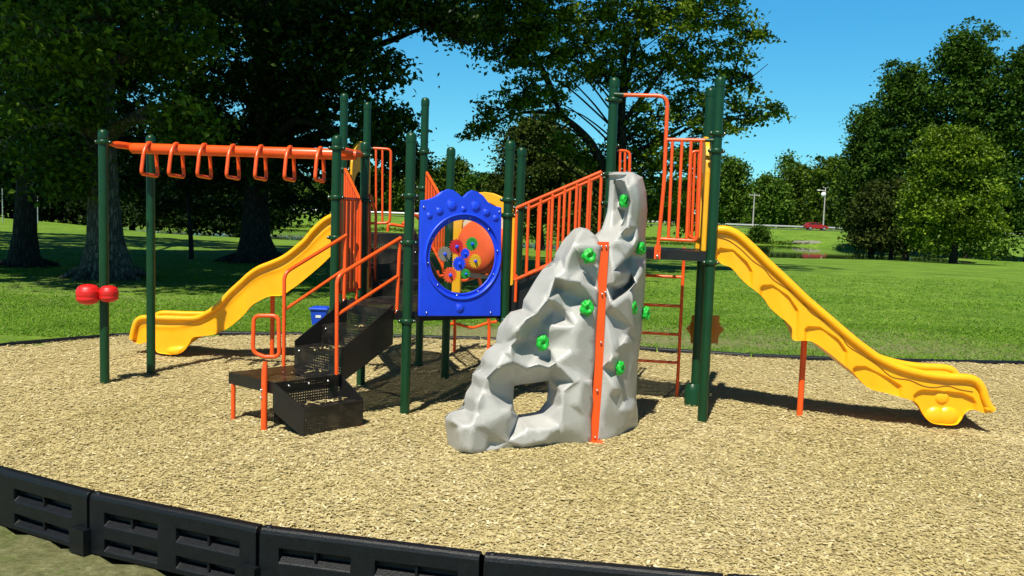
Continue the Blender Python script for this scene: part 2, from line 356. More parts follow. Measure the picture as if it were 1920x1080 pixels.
def dirtf(x, y):
    d = np.where(y < 9, .42*(1-sstep(5.5, 11, y)), 0)
    d = d+.20*np.exp(-((y-12.5)/.7)**2)*sstep(-2, 0, x)
    d = d+.25*np.exp(-((y-13.9)/1.5)**2)*np.exp(-((x-5.5)/2.9)**2)+.2*np.exp(-((y-13.2)/1.2)**2)*np.exp(-((x-2)/1.6)**2)
    d = d+.42*np.exp(-((y-12.9)/.9)**2)*np.exp(-((x+.4)/1.6)**2)
    d = d+.22*np.exp(-(((y-19)/2.2)**2+((x+9)/2.5)**2))+.15*np.exp(-(((y-15.5)/1.5)**2+((x+7)/2.5)**2))
    return np.clip(d, 0, .6)
at = gr.data.attributes.new('dirt', 'FLOAT', 'POINT'); at.data.foreach_set('value', dirtf(X, Y).astype(np.float32).ravel())
# pond
w = MB(); w.add([(-260, 80, -2.0), (56, 80, -2.0), (56, 140, -2.0), (-260, 140, -2.0)], [(0, 1, 2, 3)]); tag(w.build('pond_water', 'water'), kind='structure')
# road
r_ = MB(); r_.add([(-500, 172, .12), (500, 172, .12), (500, 181, .12), (-500, 181, .12)], [(0, 1, 2, 3)]); tag(r_.build('road', 'asphalt'), kind='structure')
# mulch bed
xs2 = np.arange(-6.6, 9.3, .09); ys2 = np.arange(4.1, 12.4, .09); X2, Y2 = np.meshgrid(xs2, ys2)
i2 = np.arange(X2.size).reshape(X2.shape); Q2 = np.stack([i2[:-1, :-1], i2[:-1, 1:], i2[1:, 1:], i2[1:, :-1]], -1).reshape(-1, 4)
cx = X2.ravel()[Q2].mean(1); cy = Y2.ravel()[Q2].mean(1); Q2 = Q2[inring(cx, cy, .016)]
tag(bigmesh('mulch_ground', np.stack([X2, Y2, mulch_z(X2, Y2)], -1).reshape(-1, 3), Q2, 'mulch', smooth=True), kind='structure')
def quads(C, A, B):
    "parallelogram sheets: centre, half axes"
    n = len(C); V = np.stack([C-A-B, C+A-B, C+A+B, C-A+B], 1).reshape(-1, 3); return V, np.arange(4*n).reshape(-1, 4)
def chips(n, xr, yr, lmin, lmax, zoff=0, mask=None):
    x = rng.uniform(*xr, n); y = rng.uniform(*yr, n); k = inring(x, y, .012) if mask is None else mask(x, y); x = x[k]; y = y[k]; n = len(x)
    a = rng.uniform(0, np.pi, n); L = rng.uniform(lmin, lmax, n); W = L*rng.uniform(.18, .45, n); ti = rng.normal(0, .11, n); tw = rng.normal(0, .15, n)
    A = np.stack([np.cos(a), np.sin(a), np.sin(ti)], -1)*L[:, None]/2; B = np.stack([-np.sin(a), np.cos(a), np.sin(tw)], -1)*W[:, None]/2
    C = np.stack([x, y, mulch_z(x, y)+.006+rng.uniform(0, .007, n)+np.abs(np.sin(ti))*L*.4], -1)
    return quads(C, A, B)
V1, Q1 = chips(250000, (-6.4, 8.5), (4.3, 12.3), .014, .04)
V2, Q2_ = chips(130000, (-3.6, 4.6), (4.3, 7.6), .012, .036)
tag(bigmesh('wood_chips', np.concatenate([V1, V2]), np.concatenate([Q1, Q2_+len(V1)]), 'chips'), 'loose tan wood chips covering the play area', 'wood chips', kind='stuff')
# grass blades on the near lawn
def blades(n, yr, h0, h1, w):
    y = rng.uniform(*yr, n); x = rng.uniform(-.68, .66, n)*y
    keep = ~inring(x, y, -.03) & (rng.uniform(0, 1, n) > dirtf(x, y)*2.1)
    x, y = x[keep], y[keep]; n = len(x); a = rng.uniform(0, 2*np.pi, n); h = rng.uniform(h0, h1, n)
    z = terr(x, y)-.005; D = np.stack([np.cos(a), np.sin(a), 0*a], -1)*w/2
    P = np.stack([x, y, z], -1); T = P+np.stack([rng.normal(0, .9, n)*h, rng.normal(0, .9, n)*h, h*.7], -1)
    return np.stack([P-D, P+D, T], 1).reshape(-1, 3), np.arange(3*n).reshape(-1, 3)
bl = [blades(80000, (11.2, 16), .03, .06, .018), blades(40000, (14, 22), .03, .06, .024), blades(26000, (20, 34), .04, .07, .035), blades(9000, (4.0, 9.5), .02, .05, .012)]
Vb = np.concatenate([q[0] for q in bl]); off = np.cumsum([0]+[len(q[0]) for q in bl[:-1]])
tag(bigmesh('grass', Vb, np.concatenate([q[1]+o for q, o in zip(bl, off)]), 'blades'), 'short green grass on the lawn round the play area', 'grass', kind='stuff')

# border timbers -----------------------------------------------------
def ordinal(i): return ['first', 'second', 'third', 'fourth', 'fifth', 'sixth', 'seventh', 'eighth', 'ninth', 'tenth', 'eleventh', 'twelfth'][i]
ZT = .045
def timber(a, b, label, side, detail=True):
    a = Vector((*a, 0)); b = Vector((*b, 0)); d = (b-a); L = d.length; d.normalize(); nrm = Vector((d.y, -d.x, 0))   # ring is counter clockwise: nrm points outwards
    e = empty('border_timber', (a+b)/2+Vector((0, 0, -.33)), label, 'border timber', 'black plastic border timbers round the wood chips')
    bot, top, T = -.32, ZT, .075
    def P(s, z, o): return a+d*s+nrm*o+Vector((0, 0, z))
    m = MB(); g = .012
    H = top-bot
    # outline face with 4 slots (two rows of two) on the outside
    slots = [(q0*L, q1*L, bot+z0_*H, bot+z1_*H) for q0, q1 in ((.10, .43), (.54, .90)) for z0_, z1_ in ((.50, .72), (.08, .28))]
    xs_ = sorted({g, L-g, *[q for sl in slots for q in sl[:2]]}); zs_ = sorted({bot, top-.03, *[q for sl in slots for q in sl[2:]]})
    for i in range(len(xs_)-1):
        for j in range(len(zs_)-1):
            x0, x1, z0, z1 = xs_[i], xs_[i+1], zs_[j], zs_[j+1]
            hole = any(abs(x0-s[0]) < 1e-6 and abs(z0-s[2]) < 1e-6 for s in slots)
            if hole:
                D_ = .055
                c = [(x0, z0), (x1, z0), (x1, z1), (x0, z1)]; ci = [(x0+.0, z0+.035), (x1-.0, z0+.035), (x1-.0, z1-.004), (x0+.0, z1-.004)]
                for k in range(4):
                    k2 = (k+1) % 4
                    m.add([P(*c[k], 0), P(*c[k2], 0), P(*ci[k2], -D_), P(*ci[k], -D_)], [(0, 1, 2, 3)])
                m.add([P(*q, -D_) for q in ci], [(0, 1, 2, 3)])
                mid = (x0+x1)/2; m.box(P(mid-.008, z0+.02, -D_), d*.016, nrm*.045, Vector((0, 0, z1-z0-.02)))
            else: m.add([P(x0, z0, 0), P(x1, z0, 0), P(x1, z1, 0), P(x0, z1, 0)], [(0, 1, 2, 3)])
    # rounded top, back and ends
    prof = [(0, top-.03), (-.006, top-.012), (-.02, top), (-T+.02, top), (-T+.004, top-.012), (-T, top-.03), (-T, bot), (0, bot)]
    for k in range(len(prof)-1):
        (o0, z0), (o1, z1) = prof[k], prof[k+1]
        m.add([P(g, z0, o0), P(L-g, z0, o0), P(L-g, z1, o1), P(g, z1, o1)], [(0, 1, 2, 3)])
    for s_ in (g, L-g): m.add([P(s_, z, o) for o, z in prof], [tuple(range(len(prof)))])
    body = m.build('body', 'border', e, weld=True, bevel=.006)
    k = MB(); k.box(P(L-.11, bot, .004), d*.13, nrm*.045, (0, 0, .15*1.0)); k.build('connector', 'border', e, bevel=.01)
    p = MB(); p.lathe(P(.05, top, -.035), [(0, .008), (.012, .007), (.02, .002), (.02, -.02)], 12); p.build('stake_cap', 'border', e)
    return e
n_near = [(31, 'leftmost black plastic border timber in the near foreground, cut by the left frame edge'),
          (0, 'slotted black border timber in the left foreground, between the leftmost one and the middle one'),
          (1, 'slotted black border timber at the bottom, below and left of the climbing rock'),
          (2, 'rightmost black border timber in the foreground, mostly below the frame edge'),
          (3, 'black border timber at the bottom right corner side, just below the frame edge')]
n_near += [(30, 'black border timber just outside the left frame edge'), (29, 'second black border timber outside the left frame edge'), (28, 'third black border timber outside the left frame edge'), (27, 'fourth black border timber outside the left frame edge'), (26, 'fifth black border timber outside the left frame edge'), (14, 'black border timber just outside the right frame edge')]
for i, lab in n_near: timber(RING[i], RING[(i+1) % 32], lab, 'near')
far = list(range(25, 14, -1)); k_ = 0
for i in range(25, 14, -1):
    lab = '%s black border timber from the left along the far lawn edge' % ordinal(25-i)
    timber(RING[i], RING[i+1], lab, 'far')

# ================================================================== PLAY STRUCTURE
PS = empty('play_structure', (0, 8.4, 0), 'orange, green and yellow playground structure with slides and grey climbing rock on wood chips', 'playground')
SH, TL = 2.44, 3.02
POST = dict(A=(-3.91, 8.45, SH), B=(-3.675, 8.97, SH), C=(-1.65, 8.2, SH), D=(-1.5, 8.85, SH), H=(-.9, 7.61, SH), I=(-.68, 9.27, SH), J=(-.06, 8.12, SH), K=(.05, 8.93, SH),
            E=(-1.9, 9.80, TL), F=(-1.77, 10.55, TL), G=(-1.03, 9.95, TL), R1=(.85, 8.03, TL), R2=(1.735, 7.77, TL), R3=(1.80, 8.44, TL), R4=(.94, 8.83, TL))
def P2(k): return Vector((POST[k][0], POST[k][1], 0))
POBJ = {}
for k, (x, y, h) in POST.items():
    m = MB(); m.tube([(x, y, -.2), (x, y, h-.05)], .043, 24)
    o = m.build('post', 'green', PS); POBJ[k] = o
    c = MB(); c.lathe((x, y, h-.09), [(.0455, 0), (.047, .015), (.047, .05), (.042, .072), (.028, .086), (.012, .09), (0, .09)], 24); c.build('cap', 'green', o)
tag(POBJ['R3'], 'tall post with flared foot'); tag(POBJ['A'], 'short green post with the red drum')
def clamp(k, z, ang=None):
    x, y, h = POST[k]; m = MB()
    m.lathe((x, y, z), [(.044, -.022), (.054, -.020), (.058, -.008), (.058, .008), (.054, .020), (.044, .022)], 24)
    for a in ([0, math.pi] if ang is None else [ang, ang+math.pi]):
        p = Vector((x+.062*math.cos(a), y+.062*math.sin(a), z)); m.ball(p, .018, 0, 10, 6); m.ball(p+Vector((0, -.016, .004)), .008, 1, 8, 5)
    m.build('clamp', ['green', 'steel'], POBJ[k])
for k, zz in dict(A=(2.32,), B=(2.30,), C=(2.32, 1.87, 1.50), D=(2.30, 1.85), H=(.82, 1.50, 1.90), I=(1.85, .82), J=(.80, 1.90, 1.76), K=(1.84, .82), E=(1.42, 2.19), F=(1.42, 2.48),
                  G=(1.42, 2.42, 2.02), R1=(2.82, 2.16, 1.90, 1.42), R2=(1.41, 2.53, 2.38), R3=(1.41, 2.45, 1.58), R4=(1.41, 2.48)).items():
    for z in zz: clamp(k, z, rad(10))
m = MB(); m.lathe((POST['R3'][0]-.03, POST['R3'][1]-.03, 0), [(.075, -.1), (.075, .14), (.06, .19), (.044, .21)], 20); m.build('post_sleeve', 'green', POBJ['R3'])

def bolt(m, p, r=.009, mi=1): m.ball(p, r, mi, 8, 5)

# ---- decks
def deck(keys, z, extra=None):
    pts = [P2(k) for k in keys]; c = sum(pts, Vector())/len(pts)
    pts = [c+(p-c)*.985 for p in pts]; m = MB()
    top = [p+Vector((0, 0, z)) for p in pts]; bot = [p+Vector((0, 0, z-.085)) for p in pts]; n = len(pts)
    m.add(top, [tuple(range(n))], 0, False, [[(p.x, p.y) for p in top]])
    for i in range(n):
        j = (i+1) % n; m.quad(bot[i], bot[j], top[j], top[i], mi=1)
        inn = [c+(q-c)*.96 for q in (bot[i], bot[j])]
        inn = [Vector((q.x, q.y, z-.085)) for q in inn]
        m.quad(bot[j], bot[i], inn[0], inn[1], mi=1)
    return m.build('deck', ['perf', 'deckblack'], PS)
deck(['C', 'H', 'J', 'K', 'I', 'D'], .9); deck(['E', 'G', 'F'], 1.5); dk = deck(['R1', 'R2', 'R3', 'R4'], 1.5)

# ---- stairs between decks
def flight(a0, a1, b0, b1, z0, z1, n, name='stairs', low=.22):
    "a0-a1 foot edge, b0-b1 head edge"
    a0, a1, b0, b1 = map(Vector, (a0, a1, b0, b1)); m = MB(); dz = (z1-z0)/n
    for i in range(n):
        f0, f1 = i/(n-1) if n > 1 else 0, (i+1)/(n-1) if n > 1 else 1
        l0, r0 = a0.lerp(b0, f0), a1.lerp(b1, f0); zz0, zz1 = z0+dz*i, z0+dz*(i+1)-(.002 if i == n-1 else 0); u = Vector((0, 0, 1))
        m.quad(l0+u*zz0, r0+u*zz0, r0+u*zz1, l0+u*zz1, 0)
        if i < n-1:
            l1, r1 = a0.lerp(b0, f1), a1.lerp(b1, f1); m.quad(l0+u*zz1, r0+u*zz1, r1+u*zz1, l1+u*zz1, 0)
            m.quad(l0+u*(zz1-.035), r0+u*(zz1-.035), r0+u*(zz1-.03), l0+u*(zz1-.03), 1)
    for p, q, sg in ((a0, b0, -1), (a1, b1, 1)):
        t = (a1-a0).normalized()*.012*sg
        m.prism([p+Vector((0, 0, z0-.07)), p+Vector((0, 0, z0+dz+.045)), q+Vector((0, 0, z1+.05)), q+Vector((0, 0, z1-low-.06))], t, 1)
    for i in range(n):
        f = min(1, (i)/(n-1)); 
        for w_ in (.1, .9): bolt(m, a0.lerp(b0, f).lerp(a1.lerp(b1, f), w_)+Vector((0, 0, z0+dz*(i+1)-.035))+(a0-b0).normalized()*.006, .011, 2)
    return m.build(name, ['perf', 'deckblack', 'steel'], PS)
nV = Vector((.62, .785, 0)); tV = Vector((.785, -.62, 0))
eL, eR = Vector((-1.51, 8.09, 0)), Vector((-1.04, 7.72, 0)); fL, fR = eL-nV*.58, eR-nV*.58
s1 = flight(fL, fR, eL, eR, .4, .9, 3, low=.24); tag(s1, 'lower black steps between the transfer platform and the hexagonal deck')
def inset(a, b, t): a, b = P2(a), P2(b); return a.lerp(b, t), b.lerp(a, t)
a0, a1 = inset('D', 'I', .12); b0, b1 = inset('E', 'G', .1); tag(flight(a0, a1, b0, b1, .9, 1.5, 4), 'black steps up to the left slide deck')
a1, a0 = inset('J', 'K', .08); b1, b0 = inset('R1', 'R4', .08); tag(flight(a1, a0, b1, b0, .9, 1.5, 4), 'black steps up to the right slide deck')

# ---- transfer module
tp = [Vector((-2.31, 7.20, .4)), Vector((-1.84, 6.85, .4)), Vector((-1.41, 7.27, .4)), Vector((-1.87, 7.64, .4))]
m = MB(); m.add([p for p in tp], [(0, 1, 2, 3)], 0, False, [[(p.x, p.y) for p in tp]])
for i in range(4): m.quad(tp[i]-Vector((0, 0, .095)), tp[(i+1) % 4]-Vector((0, 0, .095)), tp[(i+1) % 4], tp[i], 1)
tpf = m.build('transfer_platform', ['perf', 'deckblack'], PS)
g = MB(); g.tube([(-2.265, 7.185, -.1), (-2.265, 7.185, .31)], .018, 14); g.build('leg', 'orange', tpf)
g = MB(); g.tube([(-1.93, 7.52, -.1), (-1.93, 7.52, .31)], .018, 14); g.build('leg', 'orange', tpf)
A0, A1 = Vector((-1.84, 6.85, 0)), Vector((-1.41, 7.27, 0)); B0, B1 = Vector((-1.56, 6.70, 0)), Vector((-1.19, 7.12, 0)); u = Vector((0, 0, 1))
m = MB(); zs = .215
m.quad(A0+u*.06, A1+u*.06, A1+u*.398, A0+u*.398, 0); m.quad(B0+u*zs, B1+u*zs, A1+u*zs, A0+u*zs, 0); m.quad(B0+u*.02, B1+u*.02, B1+u*zs, B0+u*zs, 0)
for a, b, sg in ((A0, B0, -1), (A1, B1, 1)):
    t = (A1-A0).normalized()*.010*sg; m.prism([a+u*.17, b+u*.005, b+u*(zs+.02), a+u*.40], t, 1)
m.tube([B0+u*(zs+.006), B1+u*(zs+.006)], .006, 6, 1)
for f in (.2, .5, .8): bolt(m, A0.lerp(A1, f)+u*.36+Vector((.012, -.012, 0)), .012, 2)
m.build('bottom_step', ['perf', 'deckblack', 'steel'], PS)
for b_ in (B0, B1):
    m = MB(); m.lathe(b_+Vector((-.02, .03, 0)), [(.06, -.03), (.06, .0), (.05, .006), (0, .006)], 18); m.build('foot_pad', 'red', PS)
g = MB(); hy = 6.885
g.tube([(-1.925, hy, -.1), (-1.925, hy, .47), (-1.92, hy, .555)], [.025, .025, .017], 16)
lp = [aty(*q, hy) for q in ((498, 669), (524, 669), (522, 592), (476, 592), (474, 661), (499, 670))]
g.tube(arc(lp, .05), .0165, 12)
for zz in (.33, .27): bolt(g, (-1.945, hy-.02, zz), .012)
g.build('hand_loop', ['orange', 'steel'], PS)
# mulch that children carried onto the steps
def litter(c, n, r):
    c = Vector(c); a = rng.uniform(0, np.pi, n); L = rng.uniform(.02, .05, n); W = L*rng.uniform(.2, .4, n)
    q = rng.normal(0, 1, (n, 2)); C = np.stack([c.x+q[:, 0]*r*.8+q[:, 1]*r*.3, c.y+q[:, 1]*r*.5+q[:, 0]*r*.5, c.z+.006+rng.uniform(0, .015, n)], -1)
    ti = rng.normal(0, .3, n)
    return quads(C, np.stack([np.cos(a), np.sin(a), np.sin(ti)], -1)*L[:, None]/2, np.stack([-np.sin(a), np.cos(a), 0*a], -1)*W[:, None]/2)
VV = []; QQ = []; k = 0
for c, n_, r in (((-1.50, 6.98, zs), 60, .09), (fL.lerp(fR, .55)+nV*.14+u*.567, 26, .09), (fL.lerp(fR, .6)+nV*.42+u*.733, 10, .07), ((-1.62, 7.36, .4), 16, .1)):
    v_, q_ = litter(c, n_, r); VV.append(v_); QQ.append(q_+k); k += len(v_)
tag(bigmesh('wood_chip_litter', np.concatenate(VV), np.concatenate(QQ), 'chips'), 'loose wood chips lying on the black steps', 'wood chips', kind='stuff')

# ---- stair handrails
def handrail(a, b, top, mid, base, endlow, label):
    "points measured on the vertical plane a-b"
    W = lambda q: onwall(q[0], q[1], a, b)
    m = MB(); p0, p1 = W(top[0]), W(top[1])
    m.tube(arc([W(base), p0, p1], .07), .0165, 12)
    m.tube([W(mid[0]), W(mid[1])], .014, 12)
    m.tube([p1, W(endlow)], .0165, 12); m.ball(p1, .018, 0); bolt(m, W(endlow)+Vector((0, -.015, .02)), .01)
    return tag(m.build('handrail', ['orange', 'steel'], PS), label)
handrail(fL+Vector((-.02, .01, 0)), eL+Vector((-.02, .01, 0)), ((533, 512), (648, 442)), ((537, 579), (646, 505)), (532, 688), (645, 567), 'left handrail of the lower steps')
handrail(fR+Vector((.02, -.015, 0)), eR+Vector((.02, -.015, 0)), ((632, 518), (750, 447)), ((633, 590), (748, 516)), (631, 702), (744, 587), 'right handrail of the lower steps')

# ---- railings with vertical bars
def railing(a, b, zb0, zt0, zb1, zt1, nb, ins=.1, r=.0145, label=None, name='railing'):
    a, b = P2(a), P2(b); d = (b-a).normalized(); p, q = a+d*ins, b-d*ins; m = MB()
    m.tube([a+d*.05+u*zt0, p+u*zt0], .012, 8, 2); m.tube([b-d*.05+u*(zt1-.02), q+u*(zt1-.02)], .012, 8, 2)
    m.tube([p+u*zt0, q+u*zt1], r*1.15, 12); m.tube([p+u*zb0, q+u*zb1], r*1.1, 12)
    for i in range(nb):
        f = i/(nb-1); x = p.lerp(q, f); m.tube([x+u*(zb0+(zb1-zb0)*f), x+u*(zt0+(zt1-zt0)*f)], r, 10)
    for f in (0, 1): bolt(m, p.lerp(q, f)+u*((zt0, zt1)[f]-.03)+Vector((0, -.016, 0)), .009)
    o = m.build(name, ['orange', 'steel', 'green'], PS)
    return tag(o, label) if label else o
railing('J', 'R1', 1.17, 1.83, 1.52, 2.18, 8, .08, label='sloping near railing of the right stairs')
railing('K', 'R4', 1.17, 1.83, 1.52, 2.18, 8, .09, label='sloping far railing of the right stairs')
railing('D', 'E', 1.17, 1.83, 1.52, 2.19, 8, .12, label='sloping railing from the short post to the tall post by the left slide')
railing('I', 'G', 1.17, 1.83, 1.52, 2.19, 8, .1, label='sloping railing behind the blue gear panel')
railing('C', 'D', .98, 1.86, .98, 1.86, 6, .1, label='upright bar barrier beside the monkey bar exit')
# posts of the lower rail ends
for (a, b, uu) in (('J', 'R1', (967, 520, 571)),):
    m = MB(); p0 = onwall(968, 515, POST['J'], POST['R1']); m.tube([p0, p0-u*.25], .0145, 10); m.build('rail_leg', 'orange', PS)

# ---- arch rail and gate on the front of the right deck
a, b = POST['R1'], POST['R2']; W = lambda x, y: onwall(x, y, a, b, .03)
m = MB()
m.tube([W(1152, 177), W(1170, 178)], .02, 10, 2)
m.tube(arc([W(1168, 178), W(1252, 180), W(1245, 345), W(1233, 470)], .09, 8), .0175, 12)
m.tube([W(1247, 262), W(1326, 263)], .0165, 12); m.tube([W(1322, 263), W(1338, 263)], .017, 10, 2)
m.tube(arc([W(1238, 448), W(1307, 452), W(1315, 264)], .05), .0155, 12)
for t_, b_ in ((1261, 1253), (1279, 1270), (1296, 1287)): m.tube([W(t_, 264), W(b_, 449)], .014, 10)
p = W(1232, 478); m.box(p+Vector((-.028, -.012, -.035)), (.056, 0, 0), (0, .008, 0), (0, 0, .12)); bolt(m, p+Vector((0, -.016, -.01)), .013)
tag(m.build('arch_rail', ['orange', 'steel', 'green'], PS), 'tall arch rail with barred gate above the climbing rock')

# ---- ladder hand loops (both decks)
def barloop(pts, y, bars, label):
    m = MB(); P = [aty(q[0], q[1], y) for q in pts]; m.tube(arc(P, .05), .0155, 12)
    for (u0, v0, u1, v1) in bars: m.tube([aty(u0, v0, y), aty(u1, v1, y)], .013, 10)
    tag(m.build('barrier_loop', 'orange', PS), label)
barloop([(700, 278), (733, 280), (731, 418), (693, 419)], 10.45, [(705, 279, 705, 418), (717, 279, 717, 418)], 'barred loop on the left slide deck')
barloop([(1158, 282), (1181, 284), (1178, 442), (1150, 440)], 8.86, [(1163, 283, 1160, 441), (1172, 283, 1169, 441)], 'barred loop behind the climbing rock')
barloop([(1327, 284), (1296, 284), (1290, 446), (1316, 447)], 8.55, [(1303, 284, 1297, 446), (1311, 284, 1305, 446)], 'barred loop beside the right slide')
m = MB(); m.tube(arc([aty(693, 540, 8.95), aty(693, 362, 8.95), aty(705, 400, 9.05), aty(702, 540, 9.05)], .04), .014, 12); m.build('hand_loop', 'orange', PS)
m = MB(); m.tube(arc([aty(668, 566, 8.5), aty(671, 373, 8.5), aty(676, 380, 8.5), aty(674, 540, 8.5)], .03), .015, 12); m.build('hand_loop', 'orange', PS)

# ---- ladder behind the right deck
m = MB()
for x, y in ((1.69, 8.76), (1.10, 8.86)): m.tube([(x, y, -.1), (x, y, 1.5)], .0165, 12)
m.build('ladder_rails', 'orange', PS)
for z in (1.205, .915, .63, .347):
    m = MB(); m.tube([(1.69, 8.76, z), (1.10, 8.86, z)], .0145, 10); m.build('rung', 'orange', PS)

# ---- arched climber at the back
cl = MB(); F0, G0 = P2('F'), P2('G')
tops = [G0.lerp(F0, .15), G0.lerp(F0, .65)]; feet = [Vector((-.275, 11.28, 0)), Vector((-.70, 11.05, 0))]
tops = [Vector((-.95, 10.1, 0)), Vector((-1.3, 10.35, 0))]
rp = []
for t_, f_ in zip(tops, feet):
    pts = [t_+u*1.6, t_+(f_-t_)*.2+u*1.75, t_.lerp(f_, .62)+u*1.35, t_.lerp(f_, .93)+u*.62, f_+u*.35, f_-u*.1]
    pp = arc(pts, .35, 8); cl.tube(pp, .021, 12); rp.append(pts)
cb = cl.build('arch_climber', 'orange', PS)
for za, fa in ((.37, 1.0), (.66, .93), (.98, .80), (1.3, .65)):
    p, q = tops[1].lerp(feet[1], fa)+u*za, tops[0].lerp(feet[0], fa)+u*za; md = p.lerp(q, .5)+Vector((.0, .0, -.07)); d = (q-p)
    m = MB(); m.tube(arc([p-d*.25+u*.06, p-d*.22-u*.01, p, md, q, q+d*.22-u*.0, q+d*.25+u*.07], .06), .018, 10); m.build('rung', 'orange', cb)
m = MB(); m.tube(arc([aty(727, 434, 9.9), aty(728, 420, 9.9), aty(760, 425, 9.95)], .06), .017, 10); m.build('hand_grip', 'orange', PS)

# ---- overhead loop ladder
y0, y1 = 8.71, 8.53; ol = MB(); x0, x1 = -3.74, -1.585; zb = 2.285
def ymid(x): return y0+(y1-y0)*(x-x0)/(x1-x0)
ol.tube([(x0-.03, y0, zb+.006), (x0, y0, zb), (x1, y1, zb), (x1+.06, y1, zb)], [.03, .052, .052, .045], 20)
for ka, kb, x in (('A', 'B', x0), ('C', 'D', x1)):
    p, q = P2(ka)+u*2.31, P2(kb)+u*2.30; d = (q-p).normalized()
    ol.tube([p+d*.06, p+d*.16, q-d*.16, q-d*.06], [.012, .034, .034, .012], 12)
    for s_ in (p+d*.06, q-d*.06): bolt(ol, s_+Vector((0, -.012, .01)), .009)
OL = ol.build('overhead_beam', ['orange', 'steel'], PS)
for i, (uu, vv) in enumerate(((265, 325), (318, 329), (373, 333), (429, 333), (483, 337), (539, 339), (597, 341))):
    x = aty(uu, vv, ymid(-3.4)-.18).x; yc = ymid(x); m = MB()
    m.tube(arc([(x+.01, yc+.0, zb+.055), (x+.01, yc-.075, zb+.05), (x, yc-.135, zb-.03), (x, yc-.20, 2.035), (x, yc+.20, 2.025), (x, yc+.15, zb-.03), (x, yc+.06, zb+.03)], .05), .0175, 12)
    m.build('hand_ring', 'orange', OL)

# ---- red bongo drum on the left post
dr = MB()
for (uu, vv, yy, r) in ((165, 552, 8.33, .107), (204, 551, 8.36, .088)):
    c = aty(uu, vv, yy); prof = []
    for i in range(25):
        t = -1+2*i/24; h = t*r*.93; rr = r*(1-abs(t)**3.2)**.5*(1.0-.035*math.exp(-((t-.15)/.05)**2)-.035*math.exp(-((t+.22)/.05)**2)+.02*math.sin(t*9))
        prof.append((max(rr, 0), h))
    dr.lathe(c, prof, 28)
dr.tube([aty(165, 552, 8.36), aty(204, 551, 8.38)], .028, 12); dr.tube([aty(190, 551, 8.36), (POST['A'][0], POST['A'][1], aty(190, 551, 8.36).z)], .02, 10)
dr.build('bongo_drum', 'red', PS)

# ---- blue gear panel
ga, gb = POST['H'], POST['J']; dG = (P2('J')-P2('H')).normalized(); nG = Vector((dG.y, -dG.x, 0))
base = P2('H')
def gp(s, z, o=0): return base+dG*s+nG*o+u*z
def gpx(x, y, o=0):
    q = onwall(x, y, ga, gb, o)-base; return q.dot(dG), q.z
L_, R_ = gpx(784, 500)[0], gpx(936, 500)[0]
cen = gpx(866, 481); Rr = .365
outl = [gpx(*q) for q in ((783, 592), (935, 592), (937, 389), (922, 386), (912, 379), (903, 367), (893, 360), (882, 357), (874, 361), (868, 368), (864, 370), (857, 364), (848, 357), (838, 355), (826, 359), (815, 368), (802, 374), (786, 376))]
def smooth(P, it=2, fixed=(0, 1)):
    for _ in range(it):
        out = []
        for i, p in enumerate(P):
            q = P[(i+1) % len(P)]; out += [p, ((p[0]+q[0])/2, (p[1]+q[1])/2)]
        P = out
    return P
def plate_hole(m, outl, cen, R, th, g0, mi=0, n=64):
    "flat plate with a round hole: rings matched by angle"
    ang = [2*math.pi*i/n for i in range(n)]
    def hit(a):
        dx, dz = math.cos(a), math.sin(a); best = 0
        for i in range(len(outl)):
            p, q = outl[i], outl[(i+1) % len(outl)]; ex, ez = q[0]-p[0], q[1]-p[1]; den = dx*ez-dz*ex
            if abs(den) < 1e-9: continue
            t = ((p[0]-cen[0])*ez-(p[1]-cen[1])*ex)/den; s = ((p[0]-cen[0])*dz-(p[1]-cen[1])*dx)/den
            if t > 0 and -1e-6 <= s <= 1+1e-6: best = max(best, t)
        return (cen[0]+dx*best, cen[1]+dz*best)
    for p in outl: ang.append(math.atan2(p[1]-cen[1], p[0]-cen[0]) % (2*math.pi))
    ang = sorted(set(round(a, 5) for a in ang)); k = len(ang)
    out = [hit(a) for a in ang]; inn = [(cen[0]+R*math.cos(a), cen[1]+R*math.sin(a)) for a in ang]
    V = [g0(*p, th) for p in out]+[g0(*p, th) for p in inn]+[g0(*p, 0) for p in out]+[g0(*p, 0) for p in inn]
    Fc = []
    for i in range(k):
        j = (i+1) % k
        Fc += [(i, j, k+j, k+i), (2*k+i, 3*k+i, 3*k+j, 2*k+j), (i, 2*k+i, 2*k+j, j), (k+i, k+j, 3*k+j, 3*k+i)]
    m.add(V, Fc, mi)
m = MB(); plate_hole(m, outl, cen, Rr, .035, gp); gpan = m.build('gear_panel', 'blue', PS, weld=True, bevel=.008)
m = MB(); prof = [gp(cen[0]+(Rr+.012)*math.cos(t), cen[1]+(Rr+.012)*math.sin(t), .036) for t in [2*math.pi*i/64 for i in range(64)]]; m.tube(prof, .011, 8, closed=True)
prof = [gp(cen[0]+(Rr-.03)*math.cos(t), cen[1]+(Rr-.03)*math.sin(t), .02) for t in [2*math.pi*i/64 for i in range(64)]]; m.tube(prof, .008, 8, closed=True)
for i in range(64):
    t, t2 = 2*math.pi*i/64, 2*math.pi*(i+1)/64; q = lambda tt, r, o: gp(cen[0]+r*math.cos(tt), cen[1]+r*math.sin(tt), o)
    m.add([q(t, Rr+.002, .022), q(t2, Rr+.002, .022), q(t2, Rr-.032, .022), q(t, Rr-.032, .022)], [(0, 1, 2, 3)])
for i in range(10):
    t = 2*math.pi*(i+.25)/10; bolt(m, q(t, Rr-.015, .03), .008)
for (x, y) in ((796, 585), (916, 585), (791, 388), (932, 397)):
    s, z = gpx(x, y); bolt(m, gp(s, z, .038), .009)
m.build('window_ring', ['blue', 'steel'], gpan)
